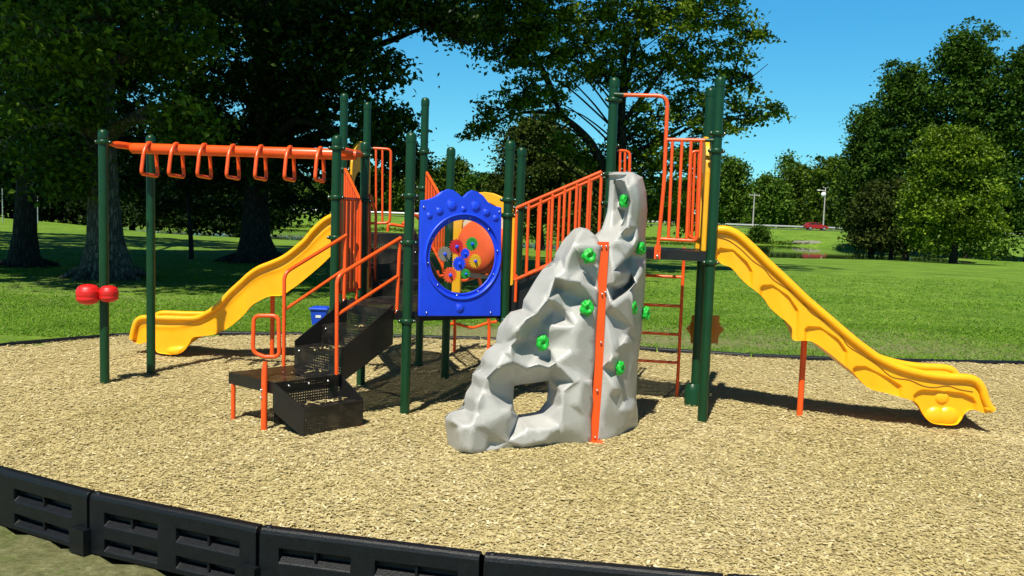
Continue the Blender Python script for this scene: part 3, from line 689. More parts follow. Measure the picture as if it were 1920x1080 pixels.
m = MB(); k = 64; m.add([gp(cen[0]+(Rr-.03)*math.cos(2*math.pi*i/k), cen[1]+(Rr-.03)*math.sin(2*math.pi*i/k), .014) for i in range(k)], [tuple(range(k))]); m.build('window', 'clear', gpan)
for (x, y, r) in ((802, 404, 5.5), (821, 395.5, 7), (844, 385, 9.5), (866, 391.5, 5), (889, 386.5, 9.5), (909, 398, 7), (926, 408.5, 6), (859, 577, 8)):
    s, z = gpx(x, y); m = MB(); R = r/217.
    m.lathe(gp(s, z, .034), [(R*1.25, .0), (R*1.2, .004), (R*1.08, .001), (R, .001), (R*.9, .006), (R*.65, .010), (R*.3, .012), (0, .0125)], 20, axis=nG)
    m.build('knob', 'blue', gpan)
def gear(x, y, rpx, mat, teeth, o=.03):
    s, z = gpx(x, y); R = rpx/215.; n = teeth*4; pts = []
    for i in range(n):
        t = 2*math.pi*i/n; rr = R if i % 4 in (0, 1) else R*.8
        pts.append((s+rr*math.cos(t), z+rr*math.sin(t)))
    m = MB(); m.prism([gp(a_, b_, o) for a_, b_ in pts], nG*.014, 0)
    m.lathe(gp(s, z, o+.014), [(R*.22, 0), (R*.22, .012), (R*.15, .018), (0, .019)], 16, 1, axis=nG)
    m.build('gear', [mat, 'blue'], gpan)
for q in ((830, 476, 14.5, 'grey_gear', 16), (852, 462, 15, 'gear_red', 16), (881, 457, 13.5, 'gear_green', 16), (868, 475, 10, 'blue', 12), (857, 494, 14, 'blue', 16),
          (887, 489, 13.5, 'gear_yellow', 16), (840, 515, 15, 'gear_orange', 16), (869, 513, 10, 'gear_green', 12)): gear(*q)

# ---- yellow arched tunnel panel with orange bubble, on the far side of the hexagonal deck
ka, kb = P2('I'), P2('K'); dY = (kb-ka).normalized(); nY = Vector((dY.y, -dY.x, 0))
def yp(s, z, o=0): return ka+dY*s+nY*o+u*z
Ly = (kb-ka).length
def archplate(q, c, hw, ow, z0, zo, zi, ho, hi):
    outer = [(c-hw, z0), (c-hw, zo)]+[(c-hw*math.cos(math.pi*i/12), zo+ho*math.sin(math.pi*i/12)) for i in range(1, 12)]+[(c+hw, zo), (c+hw, z0)]
    inner = [(c-ow, z0), (c-ow, zi)]+[(c-ow*math.cos(math.pi*i/12), zi+hi*math.sin(math.pi*i/12)) for i in range(1, 12)]+[(c+ow, zi), (c+ow, z0)]
    m = MB(); k = len(outer); V = [q(*p, .02) for p in outer]+[q(*p, .02) for p in inner]+[q(*p, -.02) for p in outer]+[q(*p, -.02) for p in inner]; Fc = []
    for i in range(k-1): Fc += [(i, i+1, k+i+1, k+i), (2*k+i, 3*k+i, 3*k+i+1, 2*k+i+1), (i, 2*k+i, 2*k+i+1, i+1), (k+i, k+i+1, 3*k+i+1, 3*k+i)]
    Fc += [(0, k, 3*k, 2*k), (k-1, 2*k-1, 4*k-1, 3*k-1)]
    m.add(V, Fc); return m
yl = archplate(yp, Ly/2+.01, Ly/2-.05, Ly/2-.15, .93, 1.70, 1.62, .285, .26).build('tunnel_panel', 'hood_yellow', PS, bevel=.01)
m = MB(); plate_hole(m, [(.17, 1.10), (Ly-.15, 1.10), (Ly-.15, 1.66), (Ly-.24, 1.80), (Ly/2, 1.85), (.24, 1.80), (.17, 1.66)], (Ly/2+.03, 1.38), .24, .012, lambda s, z, o: yp(s, z, o-.006)); m.build('face_board', 'beige', yl, weld=True)
m = MB(); cc = yp(Ly/2+.05, 1.42, -.02); axd = (nY+Vector((-.35, 0, 0.05))).normalized()
m.lathe(cc, [(.262, -.2), (.262, 0), (.27, .02), (.258, .04), (.258, .14), (.27, .15), (.27, .18), (.25, .20), (.21, .225), (.13, .24), (0, .245)], 36, axis=axd); m.build('bubble', 'tube_orange', yl)
# ---- amber ship wheel
wc = Vector((1.895, 8.56, .716)); m = MB(); n = 48; pts = []
for i in range(n):
    t = 2*math.pi*i/n; c8 = math.cos(8*t); rr = .158+(.035 if c8 > .75 else (.015 if c8 > .3 else 0)); pts.append(wc+Vector((rr*math.cos(t), .03*math.cos(t), rr*math.sin(t))))
m.prism(pts, (0, .03, 0)); m.lathe(wc, [(.1, -.012), (.09, -.022), (.04, -.02), (.035, -.04), (0, -.045)], 20, axis=(0, 1, 0)); m.tube([wc, (1.8, 8.44, .716)], .016, 8)
m.build('ship_wheel', 'wheel_amber', PS)

# ---- slide entrance hoods
def hood(a, b, name):
    a, b = P2(a), P2(b); d = (b-a).normalized(); n_ = Vector((d.y, -d.x, 0)); L = (b-a).length; c = L/2
    def q(s, z, o=0): return a+d*s+n_*(o+.06)+u*z
    m = MB(); hw = min(.31, L/2-.05); ow = hw-.075; outer = [(c-hw, 1.5), (c-hw, 2.2)]+[(c-hw*math.cos(math.pi*i/12), 2.2+.33*math.sin(math.pi*i/12)) for i in range(1, 12)]+[(c+hw, 2.2), (c+hw, 1.5)]
    inner = [(c-ow, 1.5), (c-ow, 2.0)]+[(c-ow*math.cos(math.pi*i/12), 2.0+.2*math.sin(math.pi*i/12)) for i in range(1, 12)]+[(c+ow, 2.0), (c+ow, 1.5)]
    k = len(outer); V = [q(*p, .02) for p in outer]+[q(*p, .02) for p in inner]+[q(*p, -.02) for p in outer]+[q(*p, -.02) for p in inner]; Fc = []
    for i in range(k-1): Fc += [(i, i+1, k+i+1, k+i), (2*k+i, 3*k+i, 3*k+i+1, 2*k+i+1), (i, 2*k+i, 2*k+i+1, i+1), (k+i, k+i+1, 3*k+i+1, 3*k+i)]
    Fc += [(0, k, 3*k, 2*k), (k-1, 2*k-1+0, 4*k-1, 3*k-1)]
    m.add(V, Fc); return m.build('slide_hood', 'hood_yellow', PS, bevel=.01)
hood('E', 'F', ''); hood('R3', 'R2', '')

# ---- slides: profile measured on the near flank, body of real width
def catm(P, n=200):
    P = [Vector((p[0], p[1], 0)) for p in P]; L = [0]
    for a, b in zip(P, P[1:]): L.append(L[-1]+(b-a).length)
    out = []
    for i in range(n):
        t = L[-1]*i/(n-1); k = max(0, min(len(P)-2, next((j for j in range(len(L)-1) if L[j+1] >= t), len(P)-2)))
        f = (t-L[k])/(L[k+1]-L[k]+1e-9); p0, p1, p2, p3 = P[max(k-1, 0)], P[k], P[k+1], P[min(k+2, len(P)-1)]
        out.append(.5*((2*p1)+(-p0+p2)*f+(2*p0-5*p1+4*p2-p3)*f*f+(-p0+3*p1-3*p2+p3)*f**3))
    return [(q.x, q.y) for q in out]
def slide(name, label, a, b, width, top, bot, relief, lip=.032, bed=.13, groove=None, leg=None, footpad=None, n=300, curl=None):
    "a-b: ground points of the near flank plane; width measured away from the viewer"
    a = Vector((*a, 0)); b = Vector((*b, 0)); d = (b-a).normalized(); nn = Vector((d.y, -d.x, 0))
    if nn.y > 0: nn = -nn
    T = [onwall(x, y, a, b) for x, y in catm(top, n)]; B = [onwall(x, y, a, b) for x, y in catm(bot, n)]; Tp, Bp = catm(top, n), catm(bot, n)
    K = 64; m = MB(); bk = -nn*width; Bf = [T[i].lerp(B[i], min(1, .27/max(.01, (B[i]-T[i]).length))) for i in range(n)]
    for side in (0, 1):
        V = []
        for i in range(n):
            for j in range(K+1):
                t = j/K; p = T[i].lerp(B[i] if side == 0 else Bf[i], t); V.append(p+(nn*relief(i/(n-1), t, Tp[i][0]*(1-t)+Bp[i][0]*t, Tp[i][1]*(1-t)+Bp[i][1]*t) if side == 0 else bk-nn*.01))
        Fc = [(i*(K+1)+j, (i+1)*(K+1)+j, (i+1)*(K+1)+j+1, i*(K+1)+j+1) for i in range(n-1) for j in range(K)]
        m.add(V, Fc, 0, True)
        m.tube([T[i]+(Vector() if side == 0 else bk)+nn*(.004 if side == 0 else -.004)-u*lip*.55 for i in range(0, n, 2)], lip, 14)
    # trough: sloping inner sides and bed
    V = []
    for i in range(n):
        h = min(bed, (T[i]-B[i]).length*.8); t = (T[min(i+1, n-1)]-T[max(i-1, 0)]).normalized(); dn = Vector((t.x, t.y, t.z)).cross(nn); dn = dn if dn.z < 0 else -dn
        for w_, hh in ((.0, .01), (.05, .05), (.09, h*.95), (.16, h*1.05), (.5, h*1.1), (.84, h*1.05), (.91, h*.95), (.95, .05), (1., .01)): V.append(T[i]+bk*w_+dn*hh)
    m.add(V, [(i*9+j, (i+1)*9+j, (i+1)*9+j+1, i*9+j+1) for i in range(n-1) for j in range(8)], 0, True)
    # underside and end
    m.add([p for i in range(n) for p in (B[i], Bf[i]+bk)], [(2*i, 2*i+1, 2*i+3, 2*i+2) for i in range(n-1)], 0, True)
    for i in (0, n-1): m.quad(T[i], T[i]+bk, Bf[i]+bk, B[i])
    o = tag(m.build(name, 'yellow', PS), label)
    if groove:
        for gr_ in groove:
            q = [onwall(x, y, a, b, .0) for x, y in catm(gr_, 90)]
            g = MB(); g.tube([p+nn*gr_o for p, gr_o in zip(q, [.004]*90)], .0035, 6); g.build('trim_line', 'deckblack' if 0 else 'groove', o)
    if curl:
        g = MB(); g.tube([onwall(*curl[0], a, b), onwall(*curl[0], a, b)+bk], curl[1], 14); g.ball(onwall(*curl[0], a, b), curl[1]); g.ball(onwall(*curl[0], a, b)+bk, curl[1]); g.build('exit_lip', 'yellow', o)
    if leg:
        c = onwall(*leg, a, b); 
    return o, a, b, nn, bk
paint('groove', (.28, .13, .004), .6)
# right slide
RA, RB = (1.80, 7.84), (4.1, 7.66)
rt_top = [(1345, 426), (1364, 427), (1385, 437), (1411, 460), (1441, 490), (1470, 517), (1513, 558), (1556, 595), (1598, 631), (1624, 651), (1649, 668), (1683, 684), (1726, 696), (1768, 702), (1811, 704), (1829, 709), (1841, 723), (1847, 742), (1854, 757), (1862, 766)]
rt_bot = [(1341, 481), (1352, 494), (1372, 503), (1394, 527), (1415, 544), (1432, 559), (1447, 580), (1483, 612), (1487, 637), (1521, 640), (1551, 659), (1577, 680), (1598, 697), (1628, 727), (1666, 738), (1700, 748), (1719, 756), (1731, 777), (1744, 791), (1760, 796), (1790, 797), (1801, 789), (1811, 773), (1826, 768), (1843, 774), (1852, 775)]
SCAL = [[(1340, 472), (1352, 465), (1375, 468), (1400, 490), (1412, 510)], [(1424, 540), (1432, 535), (1449, 534), (1479, 555), (1499, 584)], [(1508, 618), (1516, 612), (1538, 613), (1572, 635), (1590, 660)], [(1598, 692), (1606, 687), (1624, 687), (1666, 708), (1692, 724)]]
FOOTC = [(1712, 742), (1722, 734), (1731, 731), (1768, 733), (1805, 737), (1824, 745), (1832, 756)]
def below(x, y, C):
    if x <= C[0][0] or x >= C[-1][0]: return 0
    for (x0, y0), (x1, y1) in zip(C, C[1:]):
        if x0 <= x <= x1: d_ = y-(y0+(y1-y0)*(x-x0)/(x1-x0)); break
    e = min(1, (x-C[0][0])/6, (C[-1][0]-x)/6); return max(0, min(1, d_/3.0))*max(0, e)
def rel_right(s, t, x=0, y=0):
    e = 0.0
    for C in SCAL:
        k = below(x, y, C)
        if k: xc = C[0][0]*.55+C[-1][0]*.45; w = (C[-1][0]-C[0][0])/2; e -= k*(.040-.026*max(0, 1-abs(x-xc+(y-C[0][1])*-.25)/w))
    k = below(x, y, FOOTC)
    if k: e -= .035*k; e += .022*max(0, 1-((x-1769)**2+(y-746)**2)/170.)**.5; hx = min(abs(x-1757), abs(x-1780)); e += .034*max(0, 1-(hx/19)**2-((y-782)/17)**2)**.5
    e -= .007*math.exp(-((t-.16)/.03)**2)
    return e
g1 = [(1347, 445), (1365, 450), (1388, 466), (1411, 488), (1432, 503), (1450, 524), (1480, 544), (1503, 563), (1520, 585), (1550, 605), (1574, 625), (1590, 648), (1618, 666), (1645, 684), (1672, 706), (1705, 712), (1728, 722), (1750, 726), (1776, 723), (1800, 730), (1824, 734)]
rs, sa, sb, snn, sbk = slide('slide', 'straight yellow slide on the right with scalloped flanks', RA, RB, .50, rt_top, rt_bot, rel_right, lip=.036, groove=[g1], curl=((1853, 765), .040))
m = MB(); m.tube([(2.69, 8.04, -.1), (2.69, 8.04, .75)], .027, 14); m.build('support_leg', 'orange', rs)
m = MB(); m.lathe((3.99, 7.92, 0), [(.04, -.1), (.04, .03), (.09, .035), (.09, .05), (.04, .055), (.04, .12)], 16); m.build('foot_bracket', 'red', rs)
# left slide
LA, LB = (-1.86, 9.93), (-4.6, 10.10)
lf_top = [(641, 400), (628, 401), (610, 409), (588, 429), (573, 447), (560, 459), (543, 473), (527, 483), (506, 492), (486, 500), (468, 512), (454, 525), (430, 547), (416, 563), (400, 577), (382, 588), (364, 594), (320, 594), (290, 593), (268, 593), (258, 598), (253, 607), (249, 622), (247, 634)]
lf_bot = [(641, 461), (620, 480), (600, 499), (568, 526), (548, 541), (527, 554), (503, 556), (474, 571), (457, 590), (438, 607), (422, 618), (405, 626), (380, 630), (362, 633), (354, 645), (345, 657), (332, 664), (312, 664), (294, 660), (288, 646), (276, 641), (262, 645), (252, 642), (247, 638)]
def rel_left(s, t, x=0, y=0): return -.012*math.exp(-((t-.2)/.06)**2)-.02/(1+math.exp(-(t-.3)*25))+.006*math.sin(s*30)*t+(.03*math.exp(-(((s-.80)/.03)**2+((t-.93)/.1)**2)**2))
ls, *_ = slide('slide', 'wavy yellow slide on the left', LA, LB, .46, lf_top, lf_bot, rel_left, lip=.03)
m = MB(); p = aty(510, 665, 10.3); m.tube([(p.x, 10.3, -.1), (p.x, 10.3, .75)], .026, 14); m.build('support_leg', 'orange', ls)
m = MB(); m.lathe((-3.96, 10.25, 0), [(.04, -.1), (.04, .03), (.09, .035), (.09, .05), (.04, .055), (.04, .12)], 16); m.build('foot_bracket', 'red', ls)

# ---- climbing rock: two moulded panels and the orange joint strip
RK = bpy.data.objects.new('climbing_rock', None); COL.objects.link(RK); RK.matrix_basis = Matrix.Translation((.4, 6.9, 0)); RK.parent = PS
RK.matrix_parent_inverse = PS.matrix_basis.inverted()
class _W: pass
def slab(name, outline, pts, A, B, back, holes=(), sub=2, label=None, parent=None, ridges=()):
    a, b = Vector((*A, 0)), Vector((*B, 0)); d = (b-a).normalized(); nn = Vector((d.y, -d.x, 0))
    if nn.y > 0: nn = -nn
    nfix = len(outline)+sum(len(h) for h in holes)
    rp_ = [q for r in ridges for q in r]
    pts = [q for q in pts if all((q[0]-r[0])**2+(q[1]-r[1])**2 > 81 for r in rp_)]
    pts = [q for q in pts if abs(q[2]) >= .045 or len(q) > 3]
    pts = rp_+pts
    allp = list(outline)+[q for h in holes for q in h]+list(pts)
    ed = [(i, (i+1) % len(outline)) for i in range(len(outline))]; k = len(outline)
    for h in holes: ed += [(k+i, k+(i+1) % len(h)) for i in range(len(h))]; k += len(h)
    k = nfix
    for r in ridges: ed += [(k+i, k+i+1) for i in range(len(r)-1)]; k += len(r)
    v2 = [Vector((p[0], p[1])) for p in allp]; rk0, rk1 = nfix, nfix+len(rp_)
    res = geometry.delaunay_2d_cdt(v2, ed, [], 0, .01); ov, _, fc, orig = res[0], res[1], res[2], res[3]
    def depth(i):
        if orig[i]: return allp[orig[i][0]][2]*(1 if orig[i][0] < nfix else 1.15)
        return -.05
    def inside(p, poly):
        c = False
        for i in range(len(poly)):
            x1, y1, x2, y2 = poly[i][0], poly[i][1], poly[i-1][0], poly[i-1][1]
            if (y1 > p.y) != (y2 > p.y) and p.x < (x2-x1)*(p.y-y1)/(y2-y1+1e-12)+x1: c = not c
        return c
    V = [atpl(p.x, p.y, a+nn*depth(i), nn) for i, p in enumerate(ov)]
    bm = bmesh.new(); isr = bm.verts.layers.int.new('isr'); bm.edges.layers.float.new('crease_edge'); bv = [bm.verts.new(p) for p in V]
    for i in range(len(ov)):
        if orig[i] and rk0 <= orig[i][0] < rk1: bv[i][isr] = next(kk for kk, lim in enumerate(np.cumsum([len(r) for r in ridges])) if orig[i][0]-rk0 < lim)+1
    for f in fc:
        c = sum((ov[i] for i in f), Vector((0, 0)))/len(f)
        if inside(c, outline) and not any(inside(c, h) for h in holes):
            try: bm.faces.new([bv[i] for i in f])
            except ValueError: pass
    for v in [v for v in bm.verts if not v.link_faces]: bm.verts.remove(v)
    be = [e for e in bm.edges if e.is_boundary]
    ex = bmesh.ops.extrude_edge_only(bm, edges=be); nv = [q for q in ex['geom'] if isinstance(q, bmesh.types.BMVert)]
    for v in nv:
        dd = (v.co-a).dot(nn); v.co += nn*(back-dd)
    bmesh.ops.contextual_create(bm, geom=[e for e in bm.edges if e.is_boundary and (e.verts[0] in nv)]) if not holes else None
    if holes:
        # back sheet: copy of the front triangulation flattened
        fr = [f for f in bm.faces if all(v not in nv for v in f.verts)]
        dup = bmesh.ops.duplicate(bm, geom=fr); 
        for q in dup['geom']:
            if isinstance(q, bmesh.types.BMVert): q.co += nn*(back-(q.co-a).dot(nn))
        bmesh.ops.remove_doubles(bm, verts=bm.verts, dist=2e-4)
    bmesh.ops.recalc_face_normals(bm, faces=bm.faces)
    for f in bm.faces: f.smooth = True
    cl_ = bm.edges.layers.float.get('crease_edge') or bm.edges.layers.float.new('crease_edge')
    for ed_ in bm.edges:
        if len(ed_.link_faces) == 2: a_, b_ = ed_.verts; rr_ = a_[isr] and a_[isr] == b_[isr]; ed_[cl_] = (1.0 if rr_ or ed_.calc_face_angle(0) > rad(48) else .72)*min(1, max(0, (ed_.calc_face_angle(0)-rad(7))/rad(15)))
    me = bpy.data.meshes.new(name); bm.to_mesh(me); bm.free(); me.materials.append(M['rock'])
    o = bpy.data.objects.new(name, me); COL.objects.link(o); child(o, parent)
    ms = o.modifiers.new('s', 'SUBSURF'); ms.levels = ms.render_levels = sub
    if label: tag(o, label)
    return o, a, nn
d1 = -.20
out1 = [(1126, 457, -.03), (1127, 461, .0), (1124, 491, .0), (1120, 522, .0), (1122, 546, .0), (1121, 575, .0), (1118, 609, .0), (1116, 640, .0), (1116, 676, .0), (1111, 712, .01), (1112, 750, .01), (1108, 782, .01), (1109, 833, .01),
        (1070, 837, .0), (1040, 839, .0), (1010, 842, .0), (977, 846, .0), (940, 851, .03), (910, 855, .06), (882, 857, .08), (862, 851, .03), (850, 846, d1/2), (841, 836, d1),
        (837, 803, d1), (835, 787, d1), (847, 773, d1), (872, 768, d1), (872, 757, d1), (873, 743, d1), (886, 720, d1), (887, 701, d1), (903, 693, d1), (904, 671, d1), (913, 657, d1), (931, 644, d1), (931, 636, d1), (935, 615, d1), (947, 601, d1), (959, 585, d1),
        (981, 579, d1), (983, 562, d1), (993, 546, d1), (1003, 528, d1), (1018, 506, d1), (1040, 497, d1), (1042, 477, d1), (1059, 450, d1), (1079, 429, d1), (1089, 426, d1), (1103, 429, d1+.04), (1119, 444, -.1)]
hole1 = [(964, 724, -.16), (978, 721, -.16), (991, 720, -.16), (1012, 717, -.16), (1033, 713, -.16), (1036, 733, -.16), (1030, 757, -.16), (1019, 773, -.16), (996, 778, -.16), (973, 781, -.16), (965, 770, -.16), (962, 752, -.16)]
pts1 = [(1076, 458, .0), (1063, 485, .0), (1059, 508, .02), (1063, 526, .05), (1089, 528, .05), (1079, 541, -.03), (1096, 544, .03), (1109, 543, .04), (1107, 554, -.04), (1096, 457, -.0), (1100, 491, -.02), (1093, 503, -.06), (1110, 531, -.05), (1082, 436, -.08), (1066, 456, -.08), (1051, 485, -.1),
        (1042, 522, .02), (1027, 561, .05), (1004, 588, .05), (1005, 556, -.0), (1030, 512, -.04), (1055, 515, -.01), (1040, 541, -.09), (1060, 547, -.07), (1038, 583, -.09), (1060, 580, -.02), (1033, 612, -.02), (1058, 599, -.06), (1050, 620, .03), (1063, 604, .05), (1079, 613, .07), (1077, 634, .04), (1095, 563, .0), (1103, 603, -.02), (1014, 578, .0),
        (987, 599, .04), (969, 618, .06), (972, 586, -.1), (1014, 606, -.07), (996, 620, -.07), (990, 637, -.11), (971, 634, .03), (948, 617, -.03), (996, 586, -.02), (952, 603, -.08),
        (959, 646, .02), (973, 644, -.06), (957, 663, .06), (931, 690, .08), (943, 660, .03), (921, 673, -.03), (961, 676, .06), (989, 644, -.11), (1005, 666, -.09), (1028, 675, -.09), (987, 690, .03), (1010, 683, .04), (1028, 689, .04), (1060, 668, .06), (1042, 680, .04), (912, 680, -.08), (945, 645, -.06),
        (1005, 640, -.1), (1030, 650, -.07), (1046, 650, .0),
        (912, 709, .05), (934, 703, .04), (896, 752, .08), (907, 733, .03), (890, 736, .0), (893, 776, .08), (954, 740, .0), (945, 720, .04), (958, 708, .02), (910, 764, .07), (956, 772, .08), (936, 768, .07), (927, 784, -.01), (954, 805, -.04), (968, 791, .03), (987, 803, .05), (896, 706, -.06), (905, 712, .02), (925, 740, .02),
        (864, 799, .12), (885, 798, .14), (912, 797, .12), (902, 782, .0), (846, 792, .04), (915, 818, .08), (920, 829, .02), (908, 846, .10), (885, 848, .14), (864, 842, .11), (845, 832, .0), (936, 822, .03), (952, 828, .05), (968, 824, .02), (870, 775, -.08), (890, 785, .0), (936, 842, .05),
        (982, 812, .07), (1040, 803, .08), (1053, 810, -.0), (1051, 800, .07), (1056, 761, .06), (1024, 797, .03), (991, 788, -.08), (1019, 781, -.07), (1038, 768, -.04), (982, 836, .07), (1040, 831, .03), (1021, 826, .09), (1010, 808, .08), (1003, 830, .08),
        (1056, 733, .05), (1068, 731, .05), (1077, 717, .07), (1091, 714, .07), (1104, 716, .05), (1061, 718, .0), (1093, 706, .0), (1082, 695, .05), (1051, 701, .02), (1075, 657, .07), (1093, 666, .04), (1065, 634, .0), (1086, 760, .09), (1079, 805, .06), (1098, 783, .06), (1049, 722, -.0), (1050, 745, -.0), (1062, 790, .02), (1066, 760, .06), (1095, 825, .03), (1065, 828, .03), (1090, 640, .0), (1104, 690, .02), (1108, 580, .0), (1085, 580, .03)]
rid1 = [[(1092, 430, -.08), (1075, 459, .03), (1062.6, 485, .04), (1058.5, 508, .05), (1063, 526, .07), (1089, 529, .06)], [(1041, 500, -.04), (1041, 520, .04), (1029, 559, .07), (1005, 589, .07), (987, 599, .05), (969, 618, .09), (971, 634, .06), (958, 648, .05), (957, 662, .08), (961, 677, .08), (987, 690, .05), (1010, 683, .06), (1028, 689, .06), (1043, 680, .06), (1061, 668, .07)],
        [(905, 694, -.12), (912, 709, .06), (907, 733, .05), (896, 752, .09), (893, 775, .09)], [(910, 764, .08), (936, 768, .09), (956, 772, .09)], [(848, 788, .02), (864, 799, .13), (885, 798, .15), (912, 797, .13), (917, 818, .09), (920, 830, .04)],
        [(987, 803, .06), (1010, 806, .08), (1040, 803, .09), (1051, 800, .08), (1056, 762, .07), (1055, 735, .06), (1068, 731, .06), (1077, 717, .08), (1091, 714, .08), (1104, 716, .06)], [(931, 689, .09), (943, 661, .04), (921, 674, -.03)], [(1033, 612, -.01), (1057, 599, -.07), (1060, 580, -.02)]]
L_A, L_B = (-.45, 6.43), (.68, 6.85)
o1, ra1, rn1 = slab('rock_panel', out1, pts1, L_A, L_B, -.215, holes=[hole1], label='stepped left rock panel with an arched opening', parent=RK, ridges=rid1)
e_ = .02
out2 = [(1141, 462, 0), (1136, 535, 0), (1134, 586, 0), (1128, 690, 0), (1123, 793, 0), (1121, 825, 0), (1134, 829, .02), (1160, 824, .02), (1180, 815, e_), (1196, 804, e_), (1196.5, 775, e_), (1193, 747, e_), (1196, 677, e_), (1202, 638, e_), (1204, 612, e_), (1210, 535, e_), (1212, 485, e_), (1210, 440, e_),
        (1214, 395, e_), (1212, 360, e_), (1207, 342, e_), (1205, 332, e_), (1186, 322, 0), (1176, 327, .0), (1168, 333, -.05), (1151, 338, -.13), (1150, 366, -.13), (1149, 397, -.12), (1147, 430, -.08), (1144, 445, -.02)]
pts2 = [(1152, 463, .0), (1148, 535, .0), (1146, 586, .0), (1140, 690, .0), (1135, 793, .0), (1133, 815, .0),
        (1157, 450, .05), (1168, 446, .07), (1182, 446, .05), (1175, 434, .0), (1157, 436, .01), (1152, 507, .06), (1175, 480, .07), (1185, 460, .08), (1193, 450, .07), (1161, 484, -.04), (1170, 495, -.03), (1160, 510, .07), (1186, 502, .04), (1162, 522, -.03), (1188, 508, -.04), (1151, 532, .05), (1172, 530, .03), (1158, 547, -.06), (1152, 566, .07), (1182, 542, .06), (1200, 510, .06), (1208, 405, .0), (1197, 422, -.03), (1177, 422, .06), (1197, 392, .07), (1192, 335, .03), (1195, 360, .09), (1182, 340, .05), (1179, 351, -.03), (1165, 341, -.08), (1164, 362, -.10), (1157, 390, -.10), (1156, 418, -.04), (1171, 397, -.07), (1166, 417, -.06),
        (1151, 573, .02), (1170, 580, .0), (1150, 588, .0), (1152, 592, -.025), (1166, 590, -.02), (1150, 604, .03), (1168, 602, .03), (1151, 608, -.02), (1168, 607, -.02), (1191, 586, .03), (1149, 632, .02), (1183, 612, .06), (1170, 640, .07), (1160, 651, .06), (1146, 674, .05), (1186, 656, .03), (1199, 643, .04), (1184, 700, .05), (1163, 672, .02), (1153, 726, .07), (1170, 745, .05), (1178, 726, .03), (1145, 742, .03), (1160, 768, .07), (1184, 768, .07), (1162, 789, .0), (1183, 783, .0), (1143, 768, .0), (1143, 816, .03), (1170, 808, .04), (1190, 793, .05), (1141, 716, .0), (1174, 560, .02), (1195, 560, .04), (1190, 480, .0), (1175, 465, .0), (1170, 700, .04), (1158, 700, .05), (1175, 675, .02), (1192, 700, .0)]
rid2 = [[(1150, 508, .06), (1175, 482, .09), (1187, 462, .10), (1194, 448, .09), (1194, 425, .08), (1199, 392, .10), (1197, 365, .10), (1192, 340, .08)], [(1147, 570, .07), (1160, 560, .08), (1180, 545, .09), (1192, 530, .09), (1201, 512, .08)], [(1151, 532, .06), (1172, 528, .05), (1184, 510, .04)],
        [(1142, 676, .07), (1150, 662, .08), (1160, 650, .09), (1170, 641, .10), (1180, 656, .07), (1186, 676, .06), (1184, 705, .06)], [(1176, 626, .07), (1184, 611, .08)], [(1142, 742, .05), (1153, 727, .09), (1164, 738, .07), (1172, 746, .06), (1178, 728, .05)], [(1158, 770, .07), (1172, 768, .09), (1185, 768, .09)], [(1176, 790, .08), (1165, 812, .06)],
        [(1172, 337, .03), (1177, 352, .07), (1183, 378, .08), (1179, 405, .07), (1176, 425, .09), (1164, 438, .05)], [(1170, 490, -.05), (1185, 478, -.02), (1195, 470, .02)], [(1152, 555, -.05), (1170, 545, -.05), (1186, 530, -.03)]]
R_A, R_B = (.715, 6.86), (1.14, 7.52)
o2, ra2, rn2 = slab('rock_panel', out2, pts2, R_A, R_B, -.17, label='tall narrow right rock panel', parent=RK, sub=2, ridges=rid2)
m = MB(); js = [(1127, 456), (1141, 456), (1136, 560), (1131, 650), (1124, 760), (1117, 824), (1108, 832)]
pj = Vector((.69, 6.86, 0)); nj = Vector((.25, -1, 0)).normalized()
lft = [atpl(x, y, pj, nj) for x, y in ((1122, 456), (1118, 560), (1114, 700), (1105, 834))]; rgt = [atpl(x, y, pj, nj) for x, y in ((1142, 456), (1136, 560), (1130, 700), (1121, 828))]
for i in range(3): m.quad(lft[i], rgt[i], rgt[i+1], lft[i+1])
m.prism([lft[0], rgt[0], rgt[0]+u*.01, lft[0]+u*.01], -nj*.05)
for (x, y) in ((1128, 462), (1137, 462), (1129, 551), (1135, 548), (1127, 642), (1120, 732), (1116, 820)): bolt(m, atpl(x, y, pj+nj*.012, nj), .009)
q = atpl(1118, 835, pj, nj); m.lathe((q.x, q.y-.01, 0), [(.07, -.03), (.07, .012), (.05, .02), (0, .02)], 18)
m.build('joint_strip', ['orange', 'steel'], RK)
def hold(x, y, pl, nn, off, tw, sc=1.0):
    p = atpl(x, y, pl+nn*off, nn); bm = bmesh.new(); bmesh.ops.create_icosphere(bm, subdivisions=4, radius=1)
    side = Vector((-nn.y, nn.x, 0)); up = Vector((0, 0, 1)); ct, st = math.cos(tw), math.sin(tw); sx, sz = side*ct+up*st, up*ct-side*st
    for v in bm.verts:
        c = v.co.copy(); k = 1+.34*noise.noise(c*1.7+Vector((x*.1, y*.1, 0)))+.12*noise.noise(c*4+Vector((x, y, 3)))
        dent = .75*math.exp(-((c.x)**2/.22+(c.z+.05)**2/.16))*(1 if c.y > 0 else 0)
        dent += .4*math.exp(-((c.x-.45)**2/.06+(c.z-.5)**2/.1))*(1 if c.y > 0 else 0)
        v.co = p+(sx*c.x*.053*k+sz*c.z*.060*k+nn*(c.y*.042*k*(1-dent)))*sc
    for f in bm.faces: f.smooth = True
    me = bpy.data.meshes.new('hand_hold'); bm.to_mesh(me); bm.free(); me.materials.append(M['hold_green'])
    o = bpy.data.objects.new('hand_hold', me); COL.objects.link(o); child(o, RK)
